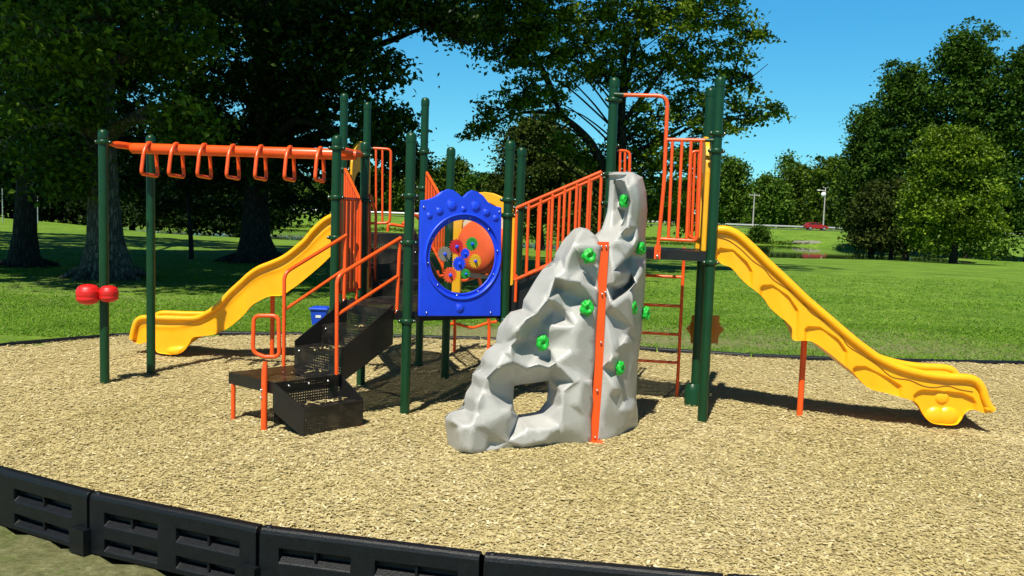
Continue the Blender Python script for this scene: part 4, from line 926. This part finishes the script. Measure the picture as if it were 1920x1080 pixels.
for (x, y, pl, nn, off, tw) in ((1104, 480, ra1, rn1, .04, -.3), (1101, 578, ra1, rn1, .05, .3), (1018, 643, ra1, rn1, -.01, -.2), (1170, 378, ra2, rn2, .02, .1), (1202, 466, ra2, rn2, .07, .1), (1187, 576, ra2, rn2, .07, .1), (1163, 690, ra2, rn2, .09, .1), (1211, 588, ra2, rn2, .04, .0)):
    hold(x, y, pl, nn, off, tw, .95 if nn is rn1 else .9)

# ================================================================== small things around
bl_ = empty('storage_bin', (-2.87, 13.2, float(terr(-2.87, 13.2))), 'small blue plastic bin standing on the lawn behind the black steps', 'bin')
c = Vector((-2.87, 13.2, float(terr(-2.87, 13.2)))); m = MB()
def ringbox(hw, hd, z): return [c+Vector((sx*hw, sy*hd, z)) for sx, sy in ((-1, -1), (1, -1), (1, 1), (-1, 1))]
r0, r1 = ringbox(.095, .09, .0), ringbox(.12, .115, .24)
m.add(r0+r1, [(0, 3, 2, 1), (0, 1, 5, 4), (1, 2, 6, 5), (2, 3, 7, 6), (3, 0, 4, 7)]); m.build('tub', 'bin_blue', bl_, bevel=.008)
m = MB(); m.add(ringbox(.14, .132, .235)+ringbox(.14, .132, .26)+ringbox(.085, .075, .28), [(0, 3, 2, 1), (0, 1, 5, 4), (1, 2, 6, 5), (2, 3, 7, 6), (3, 0, 4, 7), (4, 5, 9, 8), (5, 6, 10, 9), (6, 7, 11, 10), (7, 4, 8, 11), (8, 9, 10, 11)]); m.build('lid', 'bin_blue', bl_, bevel=.006)
m = MB(); m.quad(c+Vector((-.04, -.109, .12)), c+Vector((.04, -.109, .12)), c+Vector((.04, -.114, .16)), c+Vector((-.04, -.114, .16))); m.build('sticker', 'white_label', bl_)

# swing frame far left
g0 = ground(4, 417); sw = empty('swing_frame', g0, 'grey steel swing frame far away under the trees at the left edge', 'swing set'); D_ = g0.y
m = MB(); z0 = g0.z
pa, pb = aty(4, 345, D_), aty(70, 346, D_); m.tube([Vector((pa.x, D_, z0)), pa], .045, 8); m.tube([Vector((pb.x, D_, z0)), pb], .045, 8)
m.build('side_posts', 'galv', sw)
m = MB(); m.tube([pa, pb], .045, 8); m.build('top_bar', 'galv', sw)
m = MB(); q = pa.lerp(pb, .87)
for dx in (-.22, .22): m.tube([q+Vector((dx, 0, 0)), Vector((q.x+dx, D_, z0+.5))], .012, 5)
m.box(Vector((q.x-.24, D_-.1, z0+.47)), (.48, 0, 0), (0, .2, 0), (0, 0, .03)); m.build('swing_seat', 'galv', sw)

# red car on the road
def make_car(loc, flip):
    e = empty('parked_car', loc, 'red hatchback car driving on the far road beyond the pond', 'car'); x, y, z = loc
    prof = [(-2.15, .35), (-2.2, .75), (-2.1, 1.0), (-1.55, 1.38), (-.6, 1.5), (.2, 1.46), (.95, 1.02), (1.75, .9), (2.12, .72), (2.15, .35)]
    m = MB(); m.prism([(x+px, y-.85, z+pz) for px, pz in prof], (0, 1.7, 0)); m.build('body', 'car_red', e, bevel=.07)
    m = MB(); m.prism([(x+px, y-.862, z+pz) for px, pz in ((-1.75, 1.05), (-1.4, 1.32), (-.62, 1.42), (-.6, 1.05))], (0, 1.724, 0)); m.prism([(x+px, y-.862, z+pz) for px, pz in ((-.5, 1.05), (-.52, 1.42), (.15, 1.38), (.72, 1.05))], (0, 1.724, 0)); m.build('window', 'car_glass', e)
    for wx in (-1.35, 1.35):
        for wy in (-.80, .80):
            m = MB(); m.lathe((x+wx, y+wy, z+.33), [(0, -.11), (.33, -.11), (.33, .11), (0, .11)], 20, axis=(0, 1, 0), smooth=False)
            w_ = m.build('wheel', 'tyre', e); m = MB(); m.lathe((x+wx, y+wy, z+.33), [(0, -.125), (.2, -.12), (.2, .12), (0, .125)], 14, axis=(0, 1, 0), smooth=False); m.build('rim', 'galv', w_)
    for hy in (-.55, .55):
        m = MB(); m.ball((x+2.08, y+hy, z+.68), .13, 0, 10, 6, (.6, 1.4, .7)); m.build('headlight', 'steel', e)
    return e
p = aty(1531, 432, 174); e = make_car((p.x, 174.5, .14), 1); e.name = 'car'
# guard rail
gl = empty('guard_rail', (0, 183.5, 0), 'long pale steel guard rail along the far road', 'guard rail'); m = MB()
m.prism([(-170, 183.5, .45), (-170, 183.44, .55), (-170, 183.5, .62), (-170, 183.44, .70), (-170, 183.5, .78), (-170, 183.54, .78), (-170, 183.54, .45)], (430, 0, 0)); m.build('rail', 'galv', gl)
m = MB()
for i in range(100): m.box((-170+4*i, 183.56, -.2), (.12, 0, 0), (0, .12, 0), (0, 0, .95))
tag(m.build('rail_posts', 'wood_pole', gl), kind='stuff')
# utility pole and street lamp
def pole(u0, vb, vt, d, name, label, cat):
    b_, t_ = aty(u0, vb, d), aty(u0, vt, d); e = empty(name, (b_.x, d, 0), label, cat); m = MB(); m.tube([(b_.x, d, -.3), (b_.x, d, t_.z)], [.17, .11], 10); m.build('pole', 'wood_pole', e); return e, b_.x, t_.z
e, x, zt = pole(1411, 430, 362, 185, 'utility_pole', 'slim utility pole with a short crossarm beyond the far road, left of the red car', 'utility pole')
m = MB(); m.box((x-1.1, 184.9, zt-.5), (2.2, 0, 0), (0, .12, 0), (0, 0, .14))
for dx in (-1, -.5, .5, 1): m.lathe((x+dx, 184.95, zt-.36), [(.06, 0), (.07, .1), (.03, .2), (0, .2)], 8)
m.build('crossarm', 'wood_pole', e)
e, x, zt = pole(1543, 430, 352, 183, 'street_lamp', 'pale pole with lamp and round dish above the red car', 'street lamp')
m = MB(); m.tube([(x, 183, zt-.6), (x-1.2, 183, zt-.5)], .05, 8); m.box((x-1.7, 182.85, zt-.6), (.6, 0, 0), (0, .3, 0), (0, 0, .18)); m.build('lamp_head', 'white_label', e)
m = MB(); m.lathe((x-.35, 182.7, zt-1.35), [(0, 0), (.4, .05), (.5, .2), (.5, .3), (0, .3)], 16, axis=(0, 1, 0)); m.tube([(x, 183, zt-1.4), (x-.35, 182.9, zt-1.4)], .05, 6); m.build('dish', 'white_label', e)
m = MB(); m.tube([(x+.5, 183, zt), (x-.5, 183, zt)], .04, 6)
for dx in (-.5, .5): m.tube([(x+dx, 183, zt), (x+dx, 183, zt+.35)], .05, 6)
m.build('crossarm', 'wood_pole', e)
# stones on the far bank
for i, (uu, vv, s_) in enumerate(((1500, 456, .8), (1516, 458, 1.1), (1531, 456, .7), (1560, 459, .9))):
    p = aty(uu, vv, 136.); bm = bmesh.new(); bmesh.ops.create_icosphere(bm, subdivisions=3, radius=s_)
    for v in bm.verts: v.co = Vector((v.co.x*1.5, v.co.y, v.co.z*.5))*(1+.35*noise.noise(v.co*1.2+Vector((i*5, 0, 0))))+Vector((p.x, 136, max(-1.7, p.z)))
    me = bpy.data.meshes.new('boulder'); bm.to_mesh(me); bm.free(); me.materials.append(M['rockstone']); o = bpy.data.objects.new('boulder', me); COL.objects.link(o)
    tag(o, ['first', 'second and largest', 'third and smallest', 'last'][i]+' grey boulder from the left on the far pond bank', 'boulder', 'boulders on the far pond bank')

# ================================================================== TREES
def leafverts(C, size, flat=.35):
    n = len(C); N = rng.normal(0, 1, (n, 3)); N[:, 2] = np.abs(N[:, 2])+flat; N /= np.linalg.norm(N, axis=1)[:, None]
    R = rng.normal(0, 1, (n, 3)); A = np.cross(N, R); A /= np.linalg.norm(A, axis=1)[:, None]+1e-9; B = np.cross(N, A)
    s = (size*rng.uniform(.6, 1.3, n))[:, None]; dr = np.array([0, 0, -.3])*s
    V = np.stack([C-A*s*.5, C-B*s*.32+N*s*.08, C+A*s*.55+dr*.5, C+B*s*.32+N*s*.08], 1).reshape(-1, 3)
    return V, np.arange(4*n).reshape(-1, 4)
def tree(name, label, cat, base, trunk_r, blobs, mat, leaf=.16, cl_r=.55, per=60, barkm='bark_dark', lean=(0, 0), split=.45, flare=1.9, branch=True, group=None, extra_limbs=(), twigs=True, trunk_top=None, limb=1.0):
    """blobs: (centre Vector, (rx,ry,rz), n_clusters[, leaf scale]); clusters sit mostly in the outer shell"""
    base = Vector(base); e = empty(name, base, label, cat, group)
    zc = [b[0].z for b in blobs]; top = trunk_top if trunk_top else min(max(zc), base.z+(max(zc)-base.z)*.85)
    tr = MB(); H_ = top-base.z; path = []; rr = []
    for i in range(15):
        f = i/14; path.append(base+Vector((lean[0]*f+.12*math.sin(f*5+base.x), lean[1]*f+.1*math.sin(f*4+base.y), H_*f-.3*(i == 0))))
        rr.append(trunk_r*((1-.72*f)+(flare-1)*math.exp(-f*H_/.42)))
    tr.tube(path, rr, 16, 0)
    if flare > 1.5:
        for k in range(7):
            a = k*.9+base.x; d = Vector((math.cos(a), math.sin(a), 0)); L = trunk_r*random.uniform(2.3, 3.6)
            tr.tube([base+d*trunk_r*.5+u*trunk_r*1.6, base+d*trunk_r*1.1+u*trunk_r*.55, base+d*L*.8+u*.04, base+d*L*1.1-u*.15], [trunk_r*.4, trunk_r*.36, trunk_r*.2, trunk_r*.06], 8, 0)
    def tp_(z):
        f = max(0.02, min(.98, (z-base.z)/H_)); k = f*14; i = int(k); return path[i].lerp(path[min(i+1, 14)], k-i), rr[i]
    Cs = []; Ss = []
    for b in blobs:
        c, R, n = b[0], b[1], b[2]; ls = b[3] if len(b) > 3 else 1
        if branch:
            zz = c.z-(Vector((c.x, c.y, 0))-Vector((base.x, base.y, 0))).length*split
            s0, r0 = tp_(max(base.z+H_*.25, min(zz, top))); r0 = min(r0*.5, trunk_r*.42)*limb
            mid = s0.lerp(c, .5)+Vector((random.uniform(-.1, .1), random.uniform(-.1, .1), .12))*(c-s0).length
            P = [s0, s0.lerp(mid, .5)+Vector((0, 0, .02))*(c-s0).length, mid, mid.lerp(c, .55), c]
            if (c-s0).length > .8: tr.tube(arc(P, .4, 3), [r0*(1-.8*i/(len(arc(P, .4, 3))-1)) for i in range(len(arc(P, .4, 3)))], 8, 0)
        D = rng.normal(0, 1, (n, 3)); D /= np.linalg.norm(D, axis=1)[:, None]; rad_ = rng.uniform(.25, 1, n)**.45
        K = np.array(c)+D*rad_[:, None]*np.array(R)
        if branch and twigs:
            for q in K[::max(1, n//14)]:
                q = Vector(q); md = c.lerp(q, .5)+Vector((0, 0, .08))*(q-c).length; rt_ = max(.012, trunk_r*.05)
                tr.tube([c, md, q], [rt_*1.4, rt_, rt_*.4], 5, 0, caps=False)
        for q in K:
            m_ = max(4, int(per*random.uniform(.5, 1.5))); r_ = cl_r*random.uniform(.6, 1.35)
            g_ = rng.normal(0, .5, (m_, 3))*np.array([r_, r_, r_*.42]); g_[:, 2] -= .25*(g_[:, 0]**2+g_[:, 1]**2)/r_
            Cs.append(q+g_); Ss.append(np.full(m_, leaf*ls))
    for P, R in extra_limbs: tr.tube(arc(P, .5, 4), [R[0]+(R[1]-R[0])*i/(len(arc(P, .5, 4))-1) for i in range(len(arc(P, .5, 4)))], 9, 0)
    t = tr.build('trunk', barkm, e)
    C = np.concatenate(Cs); S = np.concatenate(Ss); V, Q = leafverts(C, S); bigmesh('crown', V, Q, mat, e); return e
def pb(uu, vv, d, ru, rv, n, ry=None, ls=1):
    "crown lobe seen at pixel (u,v) at distance d, radii in pixels"
    c = aty(uu, vv, d); k = d/F; return (c, (ru*k, (ry if ry else ru)*k, rv*k), n, ls)
def V3(x, y, z): return Vector((x, y, z))
# --- big shade trees on the left (most of their crown is above the frame)
T1 = (-9.2, 20.0, 0)
bl1 = [(V3(-9, 17.5, 13), (7.5, 5.5, 4.5), 520, 2.1), (V3(-13.5, 19, 11), (5, 5, 4), 260, 2.1), (V3(-3.5, 19.5, 12.5), (5, 5, 4), 260, 2.1), (V3(-8, 14.5, 10), (6, 3.2, 2.2), 240, 1.8)]
for (a_, b_, d_, ru, rv, n_) in ((90, 60, 17, 110, 55, 34), (190, 40, 18, 90, 50, 30), (150, 130, 18, 60, 40, 16), (60, 200, 17.5, 60, 30, 12), (160, 195, 18.5, 50, 22, 14), (110, 300, 19, 55, 50, 26), (120, 345, 19.5, 45, 18, 12), (320, 60, 19, 90, 60, 34), (330, 200, 18, 40, 22, 10), (350, 235, 18.5, 60, 22, 18), (300, 100, 21, 80, 50, 24), (30, 110, 21, 60, 90, 26), (25, 250, 22, 45, 55, 14)):
    bl1.append(pb(a_, b_, d_, ru, rv, n_))
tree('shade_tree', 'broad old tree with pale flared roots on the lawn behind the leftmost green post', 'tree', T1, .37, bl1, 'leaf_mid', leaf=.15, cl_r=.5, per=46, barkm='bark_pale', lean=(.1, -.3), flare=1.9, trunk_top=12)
T2 = ground(50, 500)
bl2 = [(V3(-15, 22, 13), (7, 6, 4.5), 420, 2.2), (V3(-20, 24, 11), (6, 6, 4), 240, 2.3), (V3(-12, 26, 12), (6, 5, 4), 240, 2.2), (V3(-24, 36, 11), (8, 6, 3.5), 240, 2.6), (V3(-14, 38, 12), (7, 6, 3.5), 240, 2.6), (V3(-26, 46, 10), (9, 6, 3), 220, 2.8)]  # lobes far behind the trunk are added to extend the shade on the lawn
for (a_, b_, d_, ru, rv, n_) in ((20, 50, 24, 120, 70, 30), (110, 240, 27, 80, 40, 20), (30, 320, 26, 50, 26, 10), (160, 90, 26, 120, 70, 30), (60, 160, 28, 90, 60, 24), (20, 330, 30, 70, 40, 22), (120, 330, 31, 60, 40, 22), (230, 150, 27, 60, 60, 26), (240, 260, 28, 60, 60, 26), (250, 350, 32, 60, 36, 20)): bl2.append(pb(a_, b_, d_, ru, rv, n_))
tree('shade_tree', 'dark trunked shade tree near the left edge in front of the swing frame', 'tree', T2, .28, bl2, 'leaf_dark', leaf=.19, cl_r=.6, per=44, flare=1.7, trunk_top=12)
T3 = ground(487, 492)
bl3 = [(V3(-8, 26, 15), (8, 6.5, 4.5), 520, 2.2), (V3(-1.5, 25, 13), (5, 5, 3.5), 200, 2.0), (V3(-8, 34, 13), (8, 6, 5), 300, 2.2)]
for (a_, b_, d_, ru, rv, n_) in ((470, 60, 24, 110, 60, 50), (560, 70, 23, 90, 60, 44), (640, 60, 23, 70, 55, 36), (400, 130, 26, 90, 60, 40), (520, 150, 25, 90, 55, 40), (600, 170, 24, 60, 40, 26), (670, 120, 22.5, 55, 50, 30), (700, 205, 22.5, 50, 26, 16), (735, 130, 22, 40, 30, 12), (690, 260, 23, 50, 30, 20), (720, 235, 23, 60, 20, 14), (745, 285, 23.5, 40, 26, 14), (740, 20, 22, 60, 25, 22), (800, 15, 22, 60, 18, 20), (530, 300, 27, 55, 50, 26), (420, 240, 28, 80, 50, 30), (440, 330, 30, 60, 40, 20), (590, 310, 28, 50, 40, 20), (560, 380, 31, 60, 30, 14), (850, 30, 22, 50, 25, 20), (640, 330, 28, 40, 30, 12), (760, 310, 27, 45, 25, 14), (380, 330, 30, 70, 40, 26), (470, 200, 29, 70, 60, 36), (560, 230, 27, 60, 50, 30), (330, 380, 34, 60, 26, 18), (430, 390, 34, 60, 22, 16), (610, 380, 30, 50, 24, 12), (680, 350, 29, 40, 24, 10)): bl3.append(pb(a_, b_, d_, ru, rv, n_))
L3 = [([aty(560, -60, 26), aty(640, 40, 23.5), aty(700, 38, 23), aty(745, 20, 22.6), aty(790, 45, 22.4), aty(835, 58, 22.2), aty(880, 84, 22)], (.2, .04)), ([aty(700, 38, 23), aty(760, 8, 22.6), aty(800, -10, 22.4)], (.08, .03)), ([aty(835, 58, 22.2), aty(870, 60, 22), aty(930, 50, 22)], (.05, .02))]
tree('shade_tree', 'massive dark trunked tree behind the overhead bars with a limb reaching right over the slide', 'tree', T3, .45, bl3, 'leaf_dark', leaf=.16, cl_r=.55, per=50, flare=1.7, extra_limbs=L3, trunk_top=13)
T4 = ground(354, 486)
tree('young_tree', 'thin dark tree stem under the big trees between the overhead bar posts', 'tree', T4, .085, [pb(354, 180, T4.y, 70, 60, 60), pb(330, 280, T4.y+2, 50, 30, 24), pb(390, 300, T4.y-1, 50, 26, 20), pb(300, 330, T4.y+4, 60, 25, 20)], 'leaf_mid', leaf=.17, cl_r=.55, per=40, flare=1.1)
# --- tree mass beyond on the near shore, left
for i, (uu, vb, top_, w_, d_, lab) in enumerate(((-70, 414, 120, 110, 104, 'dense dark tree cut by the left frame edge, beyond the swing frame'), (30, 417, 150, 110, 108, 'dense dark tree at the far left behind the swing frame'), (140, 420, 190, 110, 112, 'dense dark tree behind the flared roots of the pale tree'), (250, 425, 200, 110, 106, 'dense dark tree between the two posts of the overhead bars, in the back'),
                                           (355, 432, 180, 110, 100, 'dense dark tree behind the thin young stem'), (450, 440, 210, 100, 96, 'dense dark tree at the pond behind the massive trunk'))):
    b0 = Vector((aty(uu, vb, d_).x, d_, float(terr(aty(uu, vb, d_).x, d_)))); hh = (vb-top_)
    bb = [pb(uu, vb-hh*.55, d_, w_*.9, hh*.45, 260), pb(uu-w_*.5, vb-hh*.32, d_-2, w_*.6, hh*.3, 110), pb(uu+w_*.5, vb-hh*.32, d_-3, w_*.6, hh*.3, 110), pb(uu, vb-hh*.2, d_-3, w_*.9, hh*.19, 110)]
    tree('lakeside_tree', lab, 'tree', b0, .35, bb, 'leaf_lake_shade', leaf=.55, cl_r=1.6, per=26, flare=1.2, group='dark trees along the pond on the left', twigs=False)
# --- open crowned tree behind the right deck
T5 = Vector((aty(1150, 440, 34).x, 34, float(terr(4, 34)))); L5 = []
W5 = lambda x, y, d=33: aty(x, y, d)
L5 = [([W5(1135, 330), W5(1112, 270), W5(1078, 236), W5(1050, 215), W5(1030, 150), W5(1000, 95), W5(985, 30)], (.17, .04)),
      ([W5(1050, 215), W5(1000, 208), W5(960, 215), W5(910, 236), W5(870, 242)], (.07, .015)),
      ([W5(1040, 190), W5(1010, 120), W5(975, 118), W5(940, 120), W5(900, 100)], (.06, .02)),
      ([W5(1165, 300), W5(1168, 240), W5(1165, 190), W5(1185, 120), W5(1200, 40), W5(1210, -60)], (.17, .06)),
      ([W5(1168, 230), W5(1215, 170), W5(1250, 120), W5(1300, 60), W5(1330, -20)], (.10, .03)),
      ([W5(1165, 290), W5(1250, 262), W5(1330, 220), W5(1390, 225), W5(1440, 215), W5(1475, 200)], (.07, .012)),
      ([W5(1330, 222), W5(1370, 160), W5(1385, 110), W5(1400, 60)], (.06, .015)), ([W5(1370, 160), W5(1410, 145), W5(1440, 120)], (.03, .01)), ([W5(1165, 190), W5(1120, 120), W5(1090, 60), W5(1080, 0)], (.06, .02))]
bl5 = [(V3(5, 33, 15), (8, 6, 5), 240, 1.9)]
for (a_, b_, d_, ru, rv, n_) in ((890, 25, 31, 60, 40, 46), (960, 30, 31, 60, 40, 54), (1030, 30, 31.5, 60, 45, 56), (1100, 40, 32, 70, 50, 56), (1180, 30, 32, 70, 50, 54), (1260, 35, 32, 70, 50, 54), (1340, 20, 32, 60, 40, 42), (940, 100, 31, 60, 30, 30), (1010, 110, 32, 60, 40, 34), (1090, 120, 33, 60, 45, 40), (1170, 120, 33, 60, 50, 42), (1250, 130, 33, 60, 50, 44), (1330, 110, 33, 50, 45, 34), (1395, 60, 33, 40, 50, 26), (905, 240, 32, 40, 12, 10), (940, 205, 32, 45, 24, 18), (985, 170, 32, 45, 30, 22), (1030, 195, 33, 45, 30, 20), (1230, 220, 33, 55, 40, 34), (1290, 200, 33, 45, 40, 28), (1350, 190, 33, 45, 35, 22), (1400, 140, 33, 35, 30, 13), (1400, 215, 33, 40, 18, 13), (1440, 200, 33, 30, 14, 8), (1345, 250, 33, 50, 24, 18), (1260, 290, 33, 60, 40, 36), (1200, 320, 33, 50, 45, 34), (1310, 300, 33, 40, 30, 16), (1240, 370, 33, 50, 30, 26), (1300, 350, 33, 40, 25, 16), (880, 250, 32, 14, 12, 3), (1185, 260, 34, 45, 40, 26), (1120, 300, 34, 50, 30, 26), (1180, 390, 35, 50, 36, 30), (1270, 410, 35, 50, 26, 24), (1070, 270, 33, 40, 26, 16), (1330, 400, 36, 30, 30, 12), (860, 60, 31, 40, 26, 20), (910, 60, 31, 40, 26, 20), (1000, 60, 31, 50, 30, 26)): bl5.append(pb(a_, b_, d_, ru, rv, n_))
tree('open_tree', 'tall open tree with spreading limbs and sky showing through, behind the right deck', 'tree', T5, .30, bl5, 'leaf_open', leaf=.17, cl_r=.42, per=36, flare=1.5, extra_limbs=L5, trunk_top=9, split=.45, limb=.4)
# --- feathery dark evergreen left of it
def bushy(name, lab, cat, uu, vb, vt, w_, d_, mat, leaf, clr, per, tr_, n=1.0, base=None, grp=None, lobes=11, low=.12):
    xb = aty(uu, vb, d_); zb_ = float(terr(xb.x, d_)); hh = (vb-vt); R = []
    for i in range(lobes):
        f = low+(1-low-.08)*i/(lobes-1); wf = math.sin(math.pi*min(1, (.18+.82*f)**.8))**.6; wf = max(.25, wf)
        for s in (-1, 1): R.append(pb(uu+s*w_*.5*wf*random.uniform(.5, 1), vb-hh*f, d_+random.uniform(-.12, .12)*w_*d_/F, w_*.45*random.uniform(.6, 1.0), hh*.13*random.uniform(.7, 1.2), int(22*n)))
    R.append(pb(uu, vb-hh*.5, d_, w_*.7, hh*.38, int(110*n))); R.append(pb(uu, vt+hh*.12, d_, w_*.35, hh*.12, int(30*n)))
    return tree(name, lab, cat, (xb.x, d_, zb_), tr_, R, mat, leaf=leaf, cl_r=clr, per=per, flare=1.35, twigs=False, group=grp)
bushy('evergreen_tree', 'feathery dark evergreen with drooping sprays above the sloping right railing', 'tree', 1010, 440, 222, 115, 62, 'leaf_cedar', .26, .95, 40, .3, 1.3)
bushy('evergreen_tree', 'shadowy dark tree behind the sloping railing, right of the feathery evergreen', 'tree', 1090, 440, 290, 60, 70, 'leaf_cedar', .3, .95, 34, .25, 1.0)
# --- right group
rg = 'big trees right of the pond'
bushy('park_tree', 'round light green tree standing in front of the dark trees on the right', 'tree', 1790, 486, 242, 126, 72, 'leaf_fresh', .26, .85, 60, .30, .9, low=.16, lobes=13)
bushy('park_tree', 'tallest dark green tree at the right, rising behind the light green one', 'tree', 1812, 478, 60, 120, 104, 'leaf_wood', .42, 1.3, 40, .45, 1.7, grp=rg)
bushy('park_tree', 'dark green tree left of the tallest one, its top in a rounded shoulder', 'tree', 1700, 470, 130, 95, 108, 'leaf_wood', .42, 1.3, 40, .4, 1.5, grp=rg)
bushy('park_tree', 'dark tree at the right frame edge, cut off by the frame', 'tree', 1925, 482, 90, 95, 100, 'leaf_wood', .42, 1.3, 36, .4, 1.4, grp=rg)
bushy('park_tree', 'lower left dark tree of the right group leaning over the pond', 'tree', 1635, 460, 205, 70, 118, 'leaf_wood', .42, 1.3, 40, .35, 1.2, grp=rg)
bushy('park_tree', 'low spreading tree with olive branches overhanging the right end of the pond', 'tree', 1672, 470, 340, 95, 98, 'leaf_cedar', .36, 1.1, 36, .3, 1.2, grp=rg)
# --- trees beyond the road
fg = 'tree line beyond the far road'
for uu, vt, w_, mat, lab in ((1372, 300, 60, 'leaf_wood', 'dark round tree beyond the road just right of the green posts'), (1440, 335, 50, 'leaf_wood', 'low dark tree beyond the road left of the street lamp'), (1500, 312, 55, 'leaf_mid', 'fresh green tree beyond the road above the red car'),
                              (1560, 300, 60, 'leaf_mid', 'bright green tree beyond the road right of the street lamp'), (1478, 291, 26, 'leaf_wood', 'thin crowned tree poking highest above the far tree line'),
                              (905, 330, 60, 'leaf_wood', 'distant tree beyond the road above the yellow arched panel'), (850, 300, 60, 'leaf_mid', 'distant tree beyond the road above the blue gear panel'), (780, 305, 60, 'leaf_mid', 'distant tree beyond the road behind the tall middle post'), (715, 318, 60, 'leaf_wood', 'distant tree beyond the road behind the barred loop'),
                              (640, 330, 60, 'leaf_wood', 'distant tree beyond the road behind the left slide top')):
    vb = 381+(uu-550)*.034+16.5; bushy('roadside_tree', lab, 'tree', uu, vb, vt, w_, 215+random.uniform(-12, 12) if w_ > 30 else 240, mat, .8, 2.3, 26, .4, .8 if w_ > 30 else .35, grp=fg, lobes=7, low=.1)
Cs = []
for i in range(3600):
    x = rng.uniform(-190, 330); d_ = rng.uniform(228, 262); hgt = 9+3.0*math.sin(x*.05)+2*math.sin(x*.13+1)
    z = rng.uniform(0, 1)**.8*hgt; Cs.append(np.array([x, d_, z])+rng.normal(0, 1, (26, 3))*np.array([1.8, 1.8, .9]))
V, Q = leafverts(np.concatenate(Cs), 1.1); tag(bigmesh('woodland', V, Q, 'leaf_wood'), 'continuous dark wood far beyond the road', 'woodland', kind='stuff')
# bush and reeds at the pond
bushy('waterside_bush', 'small dark bush on the far pond bank left of the boulders', 'bush', 1424, 458, 424, 26, 137, 'leaf_wood', .3, .8, 30, .08, .5, lobes=4)
Cs = []
for i in range(500):
    x = rng.uniform(-70, 45); y = 134.5+rng.uniform(0, 5); Cs.append(np.array([x, y, float(terr(x, y))+.12])+rng.normal(0, 1, (18, 3))*np.array([.7, .5, .12]))
V, Q = leafverts(np.concatenate(Cs), .35); tag(bigmesh('bank_vegetation', V, Q, 'leaf_mid'), 'rough weeds along the far pond bank', 'weeds', kind='stuff')
